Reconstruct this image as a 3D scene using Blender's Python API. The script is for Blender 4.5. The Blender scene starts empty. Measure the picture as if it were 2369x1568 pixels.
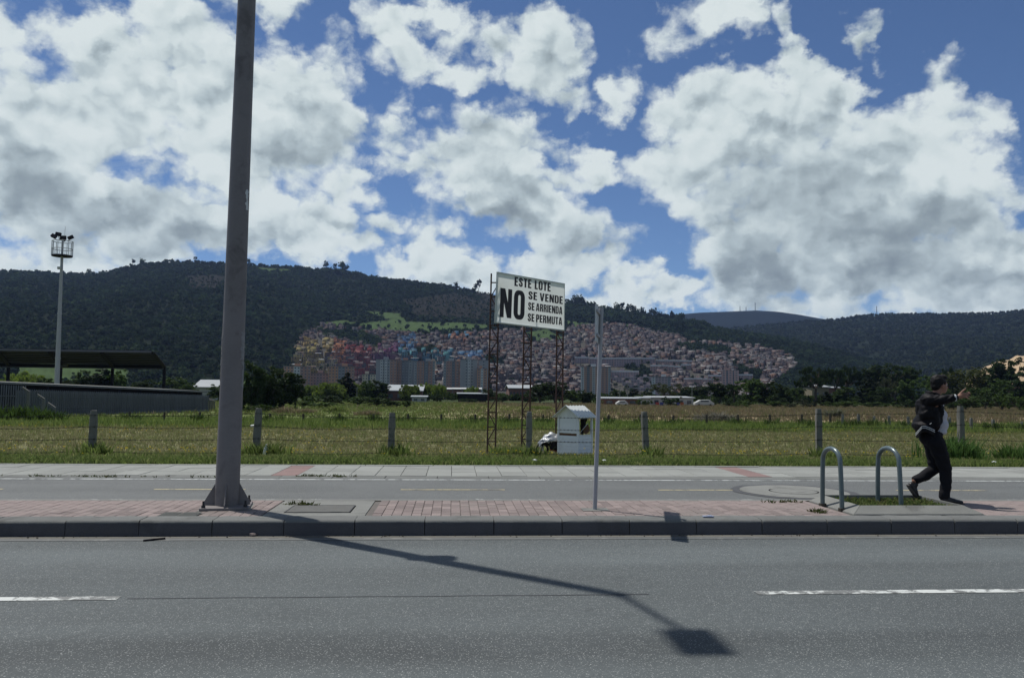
import bpy, bmesh, math, random
import numpy as np
from mathutils import Vector, Matrix, noise
from mathutils.geometry import tessellate_polygon

random.seed(7); RNG = np.random.default_rng(7)
sc = bpy.context.scene
COL = sc.collection
R = math.radians

# ------------------------------------------------------------------ camera
W0, H0, FPX = 2369., 1568., 1843.           # units in which sizes were measured on the photograph
YAW, PITCH, ROLL = R(4.2), math.atan(121/1843.), R(0.6)
CAMZ = 1.67
cf = Vector((math.sin(YAW)*math.cos(PITCH), math.cos(YAW)*math.cos(PITCH), math.sin(PITCH)))
r0 = Vector((math.cos(YAW), -math.sin(YAW), 0)); u0 = r0.cross(cf)
cr = r0*math.cos(ROLL)+u0*math.sin(ROLL); cu = u0*math.cos(ROLL)-r0*math.sin(ROLL)
CAM = Vector((0, 0, CAMZ))
cam_d = bpy.data.cameras.new('camera'); cam = bpy.data.objects.new('camera', cam_d); COL.objects.link(cam)
cam_d.sensor_width = 36; cam_d.lens = FPX/W0*36; cam_d.clip_start = .1; cam_d.clip_end = 30000
m = Matrix((cr, cu, -cf)).transposed().to_4x4(); m.translation = CAM; cam.matrix_world = m
sc.camera = cam

def ray(x, y): return cf + cr*((x-W0/2)/FPX) - cu*((y-H0/2)/FPX)
def at(x, y, Y):
    d = ray(x, y); return CAM + d*(Y/d.y)
def gz(x, y, z):
    d = ray(x, y); return CAM + d*((z-CAMZ)/d.z)
CF, CR, CU = np.array(cf), np.array(cr), np.array(cu)
def proj(P):
    v = np.asarray(P)-np.array(CAM); z = v@CF
    return W0/2+FPX*(v@CR)/z, H0/2-FPX*(v@CU)/z

# ------------------------------------------------------------------ sky, sun, exposure
SUN_EL, SUN_AZ = R(66), math.atan2(-.743, .669)       # azimuth from +Y towards +X (negative: to the left)
sdir = Vector((math.sin(SUN_AZ)*math.cos(SUN_EL), math.cos(SUN_AZ)*math.cos(SUN_EL), math.sin(SUN_EL)))
sun_d = bpy.data.lights.new('sun', 'SUN'); sun_d.energy = 4.6; sun_d.angle = R(.53); sun_d.color = (1, .96, .9)
sun = bpy.data.objects.new('sun', sun_d); COL.objects.link(sun)
sun.rotation_euler = sdir.to_track_quat('Z', 'Y').to_euler(); sun.location = sdir*100
vs = sc.view_settings; vs.view_transform = 'Standard'; vs.look = 'None'; vs.exposure = 0; vs.gamma = 1; vs.use_curve_mapping = False
sc.cycles.max_bounces = 4; sc.cycles.volume_bounces = 0; sc.cycles.transparent_max_bounces = 4; sc.cycles.use_denoising = True

world = bpy.data.worlds.new('World'); sc.world = world; world.use_nodes = True
world.cycles.sampling_method = 'MANUAL'; world.cycles.sample_map_resolution = 256
wt = world.node_tree; wt.nodes.clear()
class NG:
    """tiny node-graph writer"""
    def __init__(s, t, dim='3D'): s.t = t; s.dim = dim
    def n(s, typ, **kw):
        nd = s.t.nodes.new(typ)
        for k, v in kw.items(): setattr(nd, k, v)
        return nd
    def put(s, sock, v):
        if isinstance(v, bpy.types.NodeSocket): s.t.links.new(v, sock)
        elif v is not None: sock.default_value = v
    def math(s, op, a, b=None, c=None, clamp=False):
        nd = s.n('ShaderNodeMath', operation=op, use_clamp=clamp)
        s.put(nd.inputs[0], a); s.put(nd.inputs[1], b); s.put(nd.inputs[2], c); return nd.outputs[0]
    def vm(s, op, a, b=None, c=None, scale=None):
        nd = s.n('ShaderNodeVectorMath', operation=op)
        s.put(nd.inputs[0], a)
        if b is not None: s.put(nd.inputs[1], b)
        if c is not None: s.put(nd.inputs[2], c)
        if scale is not None: s.put(nd.inputs['Scale'], scale)
        return nd.outputs['Value'] if op in ('LENGTH', 'DOT_PRODUCT', 'DISTANCE') else nd.outputs['Vector']
    def xyz(s, x, y, z=0.):
        nd = s.n('ShaderNodeCombineXYZ'); s.put(nd.inputs[0], x); s.put(nd.inputs[1], y); s.put(nd.inputs[2], z); return nd.outputs[0]
    def sep(s, v):
        nd = s.n('ShaderNodeSeparateXYZ'); s.put(nd.inputs[0], v); return nd.outputs
    def noise(s, vec, scale, detail=6, rough=.55, lac=2., dist=0., col=False):
        nd = s.n('ShaderNodeTexNoise', noise_dimensions=s.dim); s.put(nd.inputs['Vector'], vec); nd.inputs['Scale'].default_value = scale
        nd.inputs['Detail'].default_value = detail; nd.inputs['Roughness'].default_value = rough
        nd.inputs['Lacunarity'].default_value = lac; nd.inputs['Distortion'].default_value = dist
        return nd.outputs['Color'] if col else nd.outputs[0]
    def vor(s, vec, scale, feature='F1', out='Distance', rnd=1.):
        nd = s.n('ShaderNodeTexVoronoi', feature=feature); s.put(nd.inputs['Vector'], vec); nd.inputs['Scale'].default_value = scale
        nd.inputs['Randomness'].default_value = rnd
        return nd.outputs[out]
    def map(s, v, a, b, c=0., d=1., smooth=True):
        nd = s.n('ShaderNodeMapRange', interpolation_type='SMOOTHSTEP' if smooth else 'LINEAR')
        s.put(nd.inputs[0], v)
        for i, q in enumerate((a, b, c, d)): s.put(nd.inputs[i+1], q)
        return nd.outputs[0]
    def mix(s, f, a, b, blend='MIX'):
        nd = s.n('ShaderNodeMix', data_type='RGBA', blend_type=blend)
        s.put(nd.inputs[0], f)
        for i, q in ((6, a), (7, b)):
            if isinstance(q, (tuple, list)): q = (*q[:3], 1)
            s.put(nd.inputs[i], q)
        return nd.outputs[2]

# clouds: centres/radii in degrees of azimuth and elevation (measured), strength
def ae(x, y):
    d = ray(x, y).normalized(); return math.atan2(d.x, d.y), math.asin(d.z)
PXR = 1/FPX
# x, y, rx, ry, strength (pixels of the measured picture)
CLOUDS = [
 # left mass
 (60,330,250,190,1.0),(250,260,260,150,1.0),(480,200,230,140,1.0),(640,290,190,190,1.1),(520,320,200,120,1.0),(120,480,230,120,1.1),(330,510,260,110,1.1),
 (80,90,130,90,.7),(230,130,140,80,.75),(375,60,70,60,.55),(560,20,110,60,.7),(620,60,60,50,.4),(30,200,90,90,.7),
 (130,600,140,60,1.0),(20,610,60,40,.8),(330,600,180,50,.8),
 (520,540,200,80,1.0),(650,560,170,70,1.0),(820,560,120,60,.9),(950,600,130,50,.9),(1060,640,120,45,.9),
 (800,430,90,55,.6),(660,470,60,30,.5),(740,330,110,110,.8),
  (600,470,110,50,.6),(720,520,130,60,.8),(880,520,80,40,.6),(1000,560,60,40,.5),(180,560,150,50,.8),
 # centre mass
 (900,310,90,60,.6),(960,370,130,70,.9),(1100,380,150,110,1.1),(1200,460,170,100,1.1),(1130,480,110,80,1.0),(1290,380,110,60,.8),(1390,390,70,45,.8),(1300,540,120,110,.95),(1250,640,170,70,1.),(1370,610,90,70,.8),(1420,680,120,45,.9),(1540,690,110,35,.9),
 # upper patches
 (940,60,100,70,.75),(1010,110,110,70,.7),(1090,150,70,45,.6),(1000,20,120,40,.6),
 (1210,60,110,80,1.0),(1250,150,110,90,1.0),(1280,230,70,40,.6),(1405,210,70,60,.62),
 (1640,40,120,70,.65),(1740,30,60,60,.6),(1600,90,60,35,.35),
 # right mass
 (1640,260,140,90,1.0),(1590,390,110,80,1.1),(1770,300,200,140,1.1),(1845,125,55,95,1.15),(1840,200,110,80,1.0),(1910,200,90,60,.9),(1860,420,250,170,1.2),(2060,330,180,120,1.0),(2000,520,250,170,1.2),(2180,480,180,150,1.1),(1995,105,40,55,.75),(2160,275,120,70,.75),(2260,260,70,60,.7),
 (1720,560,140,130,1.1),(1760,670,150,80,1.1),(2000,650,250,90,1.2),(2220,640,180,100,1.1),(2330,560,100,90,.9),(2360,680,110,60,.9),(2500,650,120,60,.8),(1650,480,80,40,.7),
]
DARKS = [
 (30,440,130,80,1.0),(250,530,160,60,.7),(480,570,140,60,.9),(380,480,120,50,.5),(700,330,120,70,.5),
 (1170,500,110,70,1.0),(1310,560,90,50,.5),(1150,420,60,60,.35),
 (1780,630,130,110,1.1),(1800,480,160,110,.8),(1930,440,170,120,.6),(2050,560,180,80,.9),(1690,360,100,60,.45),(2180,520,110,60,.6),(2090,660,180,60,.6),(1900,330,90,80,.4),(1250,200,70,90,.3),
]


g = NG(wt, '2D')
tc = g.n('ShaderNodeTexCoord'); D = tc.outputs['Generated']
dx, dy, dz = g.sep(D)
AZ = g.math('ARCTAN2', dx, dy); EL = g.math('ARCSINE', dz)
P2 = g.xyz(AZ, EL, 0.)
# domain warp so that outlines billow
P3 = g.vm('MULTIPLY', P2, (1., 1.25, 1.))
w1 = g.noise(P3, 5.5, 3, .55, col=True); w2 = g.noise(P3, 22., 4, .62, col=True)
wv = g.vm('ADD', g.vm('SCALE', g.vm('SUBTRACT', w1, (.5, .5, .5)), scale=.11), g.vm('SCALE', g.vm('SUBTRACT', w2, (.5, .5, .5)), scale=.050))
PW = g.vm('MULTIPLY', g.vm('ADD', P2, wv), (1., 1., 0.))
def field(blobs, k=.12):
    acc = None
    for (x, y, rx, ry, s) in blobs:
        a, e = ae(x, y)
        q = g.vm('LENGTH', g.vm('MULTIPLY', g.vm('SUBTRACT', PW, (a, e, 0.)), (FPX/rx, FPX/ry, 0.)))
        v = g.math('MULTIPLY_ADD', q, -s, s)
        acc = v if acc is None else g.math('SMOOTH_MAX', acc, v, k)
    return acc
F1 = field(CLOUDS)
# away from this part of the sky the same kind of cloud goes on at random
far = g.noise(P3, 2.6, 4, .5); FO = g.math('MULTIPLY_ADD', far, 5.0, -2.75)
off = g.vm('LENGTH', g.vm('MULTIPLY', g.vm('SUBTRACT', P2, (YAW, .23, 0.)), (1/.72, 1/.36, 0.)))
FF = g.math('ADD', g.math('MULTIPLY', F1, g.map(off, .95, 1.25, 1, 0)), g.math('MULTIPLY', FO, g.map(off, .95, 1.25, 0, 1)))
fb = g.noise(P3, 13., 6, .6, 2.1, .25); fb2 = g.noise(P3, 60., 3, .62, 2.1, .2)
def puff(vec, scale):
    nd = g.n('ShaderNodeTexVoronoi', voronoi_dimensions='2D', feature='F1'); g.put(nd.inputs['Vector'], vec)
    nd.inputs['Scale'].default_value = scale; nd.inputs['Detail'].default_value = 2.; nd.inputs['Roughness'].default_value = .55; nd.inputs['Lacunarity'].default_value = 2.2
    return nd.outputs['Distance']
PV = g.vm('ADD', P3, g.vm('SCALE', g.vm('SUBTRACT', w2, (.5, .5, .5)), scale=.035))
pf0 = puff(PV, 12.); pf1 = puff(g.vm('ADD', PV, (-.008, .018, 0.)), 12.)
DEN = g.math('ADD', FF, g.math('ADD', g.math('MULTIPLY_ADD', pf0, -.74, .60), g.math('ADD', g.math('MULTIPLY_ADD', fb, .82, -.41), g.math('MULTIPLY_ADD', fb2, .26, -.13))))
ALPHA = g.map(DEN, -.14, .44)
wisp = g.map(g.math('ADD', g.math('MULTIPLY_ADD', g.noise(P3, 8., 6, .68, 2.2, .8), 2.0, -1.25), g.math('MULTIPLY', FF, .6)), .0, .6, 0., .42)
ALPHA = g.math('MAXIMUM', ALPHA, wisp)
# relief: lit from above-left, grey where thick
fr = g.noise(P3, 6., 3, .5, 2.1, .2); frs = g.noise(g.vm('ADD', P3, (-.012, .028, 0.)), 6., 3, .5, 2.1, .2)
REL = g.math('ADD', g.math('MULTIPLY', g.math('SUBTRACT', fr, frs), 1.35), g.math('MULTIPLY', g.math('SUBTRACT', pf1, pf0), .62))
DK = field(DARKS, .3)
BODY = g.math('ADD', FF, g.math('MULTIPLY_ADD', fb, .5, -.25))
THK = g.math('ADD', g.map(BODY, .1, 1.2, .06, .30), g.map(g.math('ADD', DK, g.math('MULTIPLY_ADD', fb, .45, -.225)), -.55, 1.0, 0., .58))
SH = g.math('SUBTRACT', THK, g.math('MULTIPLY', REL, g.map(DK, -.3, .7, 1., .45)), clamp=True)
cc = g.n('ShaderNodeValToRGB'); g.put(cc.inputs[0], SH)
el = cc.color_ramp.elements
el[0].position = 0; el[0].color = (7.0, 7.7, 7.75, 1); el[1].position = 1; el[1].color = (1.9, 2.35, 2.7, 1)
for p, c in ((.25, (6.2, 7.0, 7.12)), (.5, (4.5, 5.3, 5.6)), (.75, (2.95, 3.55, 3.85))):
    e_ = el.new(p); e_.color = (*c, 1)
sky = g.n('ShaderNodeTexSky', sky_type='NISHITA', sun_disc=False, sun_elevation=SUN_EL, sun_rotation=SUN_AZ, altitude=2600, air_density=1.0, dust_density=.6, ozone_density=2.0)
SKYC = g.mix(1., sky.outputs[0], (.62, .735, .87), 'MULTIPLY')
OUT = g.mix(ALPHA, SKYC, cc.outputs[0])
bg = g.n('ShaderNodeBackground'); g.put(bg.inputs[0], OUT); bg.inputs[1].default_value = .1
wo = g.n('ShaderNodeOutputWorld'); wt.links.new(bg.outputs[0], wo.inputs[0])

# ------------------------------------------------------------------ helpers
def link(o, parent=None):
    COL.objects.link(o)
    if parent is not None: o.parent = parent
    return o
def tag(o, label=None, cat=None, group=None, kind=None):
    if label: o['label'] = label
    if cat: o['category'] = cat
    if group: o['group'] = group
    if kind: o['kind'] = kind
    return o
def empty(name, loc=(0, 0, 0), rz=0., parent=None):
    o = bpy.data.objects.new(name, None); o.location = loc; o.rotation_euler.z = rz; o.empty_display_size = .1
    return link(o, parent)
def np_mesh(name, V, Fc, mats, col=None, mi=None, smooth=False):
    V = np.asarray(V, np.float32); Fc = np.asarray(Fc, np.int32); k = Fc.shape[1]
    me = bpy.data.meshes.new(name)
    me.vertices.add(len(V)); me.vertices.foreach_set('co', V.ravel())
    me.loops.add(Fc.size); me.loops.foreach_set('vertex_index', Fc.ravel())
    me.polygons.add(len(Fc)); me.polygons.foreach_set('loop_start', np.arange(0, Fc.size, k, dtype=np.int32))
    if mi is not None: me.polygons.foreach_set('material_index', np.asarray(mi, np.int32))
    if smooth: me.polygons.foreach_set('use_smooth', np.ones(len(Fc), bool))
    me.update(calc_edges=True)
    if col is not None:
        a = me.color_attributes.new('Col', 'FLOAT_COLOR', 'POINT')
        c = np.ones((len(V), 4), np.float32); c[:, :3] = col; a.data.foreach_set('color', c.ravel())
    for m_ in (mats if isinstance(mats, (list, tuple)) else [mats]): me.materials.append(m_)
    return me
def np_obj(name, V, Fc, mats, parent=None, **kw):
    return link(bpy.data.objects.new(name, np_mesh(name, V, Fc, mats, **kw)), parent)

BOXF = [(0, 3, 2, 1), (4, 5, 6, 7), (0, 1, 5, 4), (1, 2, 6, 5), (2, 3, 7, 6), (3, 0, 4, 7)]
class MB:
    """collects shapes into one mesh"""
    def __init__(s): s.v = []; s.f = []; s.m = []
    def add(s, v, f, mi=0):
        o = len(s.v); s.v += [tuple(p) for p in v]; s.f += [tuple(i+o for i in q) for q in f]; s.m += [mi]*len(f); return s
    def box(s, c, d, rz=0., mi=0, M=None):
        hx, hy, hz = d[0]/2, d[1]/2, d[2]/2
        P = [Vector(p) for p in ((-hx, -hy, -hz), (hx, -hy, -hz), (hx, hy, -hz), (-hx, hy, -hz), (-hx, -hy, hz), (hx, -hy, hz), (hx, hy, hz), (-hx, hy, hz))]
        if M is not None: P = [M@p for p in P]
        if rz: P = [Matrix.Rotation(rz, 3, 'Z')@p for p in P]
        return s.add([p+Vector(c) for p in P], BOXF, mi)
    def frust(s, pts0, pts1, mi=0, cap=True):
        n = len(pts0); v = list(pts0)+list(pts1)
        f = [(i, (i+1) % n, n+(i+1) % n, n+i) for i in range(n)]
        if cap: f += [tuple(range(n))[::-1], tuple(range(n, 2*n))]
        return s.add(v, f, mi)
    def tube(s, pts, r, n=8, mi=0, cap=True):
        pts = [Vector(p) for p in pts]; k = len(pts); rr = r if isinstance(r, (list, tuple)) else [r]*k
        rings = []; ref = None
        for i, p in enumerate(pts):
            t = (pts[min(i+1, k-1)]-pts[max(i-1, 0)]).normalized()
            if ref is None: ref = t.orthogonal().normalized()
            ref = (ref-t*ref.dot(t)).normalized(); b = t.cross(ref)
            rings.append([p+(ref*math.cos(2*math.pi*j/n)+b*math.sin(2*math.pi*j/n))*rr[i] for j in range(n)])
        v = [q for rg in rings for q in rg]; f = []
        for i in range(k-1):
            for j in range(n): f.append((i*n+j, i*n+(j+1) % n, (i+1)*n+(j+1) % n, (i+1)*n+j))
        if cap: f += [tuple(range(n))[::-1], tuple(range((k-1)*n, k*n))]
        return s.add(v, f, mi)
    def bar(s, a, b, w, t=None, mi=0):
        a, b = Vector(a), Vector(b); d = (b-a).normalized(); t = t or w
        x = d.cross(Vector((0, 1, 0))); x = (x if x.length > .1 else d.cross(Vector((1, 0, 0)))).normalized(); y = d.cross(x)
        q = lambda p: [p-x*w/2-y*t/2, p+x*w/2-y*t/2, p+x*w/2+y*t/2, p-x*w/2+y*t/2]
        return s.frust(q(a), q(b), mi)
    def build(s, name, mats, parent=None, smooth=False, bevel=0.):
        me = bpy.data.meshes.new(name); me.from_pydata(s.v, [], s.f); me.polygons.foreach_set('material_index', s.m)
        for m_ in (mats if isinstance(mats, (list, tuple)) else [mats]): me.materials.append(m_)
        bm = bmesh.new(); bm.from_mesh(me); bmesh.ops.recalc_face_normals(bm, faces=bm.faces)
        if bevel: bmesh.ops.bevel(bm, geom=[e for e in bm.edges if len(e.link_faces) == 2 and e.calc_face_angle(0) > .5], offset=bevel, segments=1, affect='EDGES')
        bm.to_mesh(me); bm.free()
        if smooth:
            me.polygons.foreach_set('use_smooth', [True]*len(me.polygons)); me.set_sharp_from_angle(angle=R(40))
        return link(bpy.data.objects.new(name, me), parent)
def copy_tree(o, parent=None):
    c = o.copy(); COL.objects.link(c); c.parent = parent
    for ch in [x for x in bpy.data.objects if x.parent is o]: copy_tree(ch, c)
    return c

# ------------------------------------------------------------------ materials
def material(name):
    mt = bpy.data.materials.new(name); mt.use_nodes = True; t = mt.node_tree; t.nodes.clear(); gg = NG(t)
    out = gg.n('ShaderNodeOutputMaterial'); bs = gg.n('ShaderNodeBsdfPrincipled'); t.links.new(bs.outputs[0], out.inputs[0])
    return mt, gg, bs
def sc3(c, k): return tuple(min(1, x*k) for x in c)
def bump(gg, bs, h, strength=.3, dist=.01):
    b = gg.n('ShaderNodeBump'); b.inputs['Strength'].default_value = strength; b.inputs['Distance'].default_value = dist
    gg.put(b.inputs['Height'], h); gg.put(bs.inputs['Normal'], b.outputs[0])
def M(name, col, rough=.85, var=.25, scale=3., fine=60., bmp=.2, bd=.004, metal=0., rnd=0., dirt=None, dscale=1.2, damt=.5, spec=.4, attr=None, coat=0.):
    """weathered plain material: two scales of tone, per-piece random tone, stains with their own shape"""
    mt, gg, bs = material(name)
    P = gg.n('ShaderNodeNewGeometry').outputs['Position']
    base = col
    if attr:
        a = gg.n('ShaderNodeAttribute', attribute_name=attr); base = a.outputs['Color']
    n1 = gg.noise(P, scale, 5, .6); n2 = gg.noise(P, fine, 3, .6)
    k = gg.math('ADD', gg.math('MULTIPLY_ADD', n1, 2*var, 1-var), gg.math('MULTIPLY_ADD', n2, var, -var/2))
    if rnd:
        oi = gg.n('ShaderNodeObjectInfo').outputs['Random']; k = gg.math('MULTIPLY', k, gg.math('MULTIPLY_ADD', oi, 2*rnd, 1-rnd))
    kk = gg.xyz(k, k, k)
    if attr: c = gg.mix(1., base, kk, 'MULTIPLY')
    else: c = gg.mix(1., (*base, 1), kk, 'MULTIPLY')
    if dirt:
        d = gg.map(gg.noise(P, dscale, 6, .65, dist=.5), .5, .72, 0, damt); c = gg.mix(d, c, dirt)
    gg.put(bs.inputs['Base Color'], c); bs.inputs['Roughness'].default_value = rough; bs.inputs['Metallic'].default_value = metal
    bs.inputs['Specular IOR Level'].default_value = spec
    if coat: bs.inputs['Coat Weight'].default_value = coat; bs.inputs['Coat Roughness'].default_value = .15
    if bmp: bump(gg, bs, gg.math('ADD', n2, gg.math('MULTIPLY', n1, .5)), bmp, bd)
    return mt

def asphalt(name, tone, speck, scale, wear=False):
    mt, gg, bs = material(name)
    P = gg.n('ShaderNodeNewGeometry').outputs['Position']
    px, py, pz = gg.sep(P)
    PS = gg.xyz(gg.math('MULTIPLY', px, .12), py, 0.)                # wear runs along the lane
    big = gg.noise(P, .55, 5, .6); lane = gg.noise(PS, 1.6, 4, .6); mid = gg.noise(P, 14., 4, .65)
    k = gg.math('ADD', gg.math('MULTIPLY_ADD', big, .50, .54), gg.math('MULTIPLY_ADD', lane, .55, -.17))
    if wear:                      # wheel tracks polished by traffic, oil-darkened lane centre
        ph = gg.math('ADD', py, gg.math('MULTIPLY', gg.noise(PS, .5, 2, .5), .5))
        tr_ = gg.math('ADD', gg.map(gg.math('ABSOLUTE', gg.math('SUBTRACT', ph, 8.45)), .15, .55, .20, 0.), gg.math('ADD', gg.map(gg.math('ABSOLUTE', gg.math('SUBTRACT', ph, 4.6)), .15, .6, .20, 0.), gg.map(gg.math('ABSOLUTE', gg.math('SUBTRACT', ph, 5.55)), .1, .5, -.22, 0.)))
        k = gg.math('ADD', k, tr_)
    k = gg.math('MULTIPLY', k, gg.math('MULTIPLY_ADD', mid, .5, .75))
    c = gg.mix(1., (*tone, 1), gg.xyz(k, k, k), 'MULTIPLY')
    v = gg.n('ShaderNodeTexVoronoi'); gg.put(v.inputs['Vector'], P); v.inputs['Scale'].default_value = scale
    rs = gg.sep(v.outputs['Color'])
    stone = gg.math('MULTIPLY', gg.map(v.outputs['Distance'], .30, .48, 1, 0), gg.map(rs[0], .55, .98, 0., .8))
    c = gg.mix(stone, c, speck)
    v2 = gg.n('ShaderNodeTexVoronoi'); gg.put(v2.inputs['Vector'], P); v2.inputs['Scale'].default_value = scale*.37
    r2 = gg.sep(v2.outputs['Color'])
    c = gg.mix(gg.math('MULTIPLY', gg.map(v2.outputs['Distance'], .12, .22, 1, 0), gg.map(r2[1], .74, .95, 0, .7)), c, sc3(speck, 1.35))
    # cracks and old patches
    ck = gg.math('ABSOLUTE', gg.math('SUBTRACT', gg.noise(P, 1.1, 7, .6, dist=.4), .5))
    c = gg.mix(gg.math('MULTIPLY', gg.map(ck, 0., .004, 1, 0), gg.map(gg.noise(P, .4, 3), .52, .62, 0., .5)), c, sc3(tone, .35))
    oil = gg.map(gg.noise(P, 2.3, 4, .55, dist=.6), .66, .74, 0., .45); c = gg.mix(oil, c, sc3(tone, .5))
    gg.put(bs.inputs['Base Color'], c); bs.inputs['Roughness'].default_value = .82; bs.inputs['Specular IOR Level'].default_value = .45
    bump(gg, bs, gg.math('ADD', gg.math('MULTIPLY', v.outputs['Distance'], -1.), mid), .5, .004)
    return mt
def paint(name, col, under, wear=.5, scale=9.):
    mt, gg, bs = material(name)
    P = gg.n('ShaderNodeNewGeometry').outputs['Position']
    n = gg.noise(P, scale, 8, .7, dist=.3); n2 = gg.noise(P, 1.1, 3, .5)
    f = gg.map(gg.math('ADD', n, gg.math('MULTIPLY', n2, .5)), wear+.18, wear+.30)
    gg.put(bs.inputs['Base Color'], gg.mix(f, col, under)); bs.inputs['Roughness'].default_value = .7
    bump(gg, bs, n, .2, .003); return mt

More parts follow.
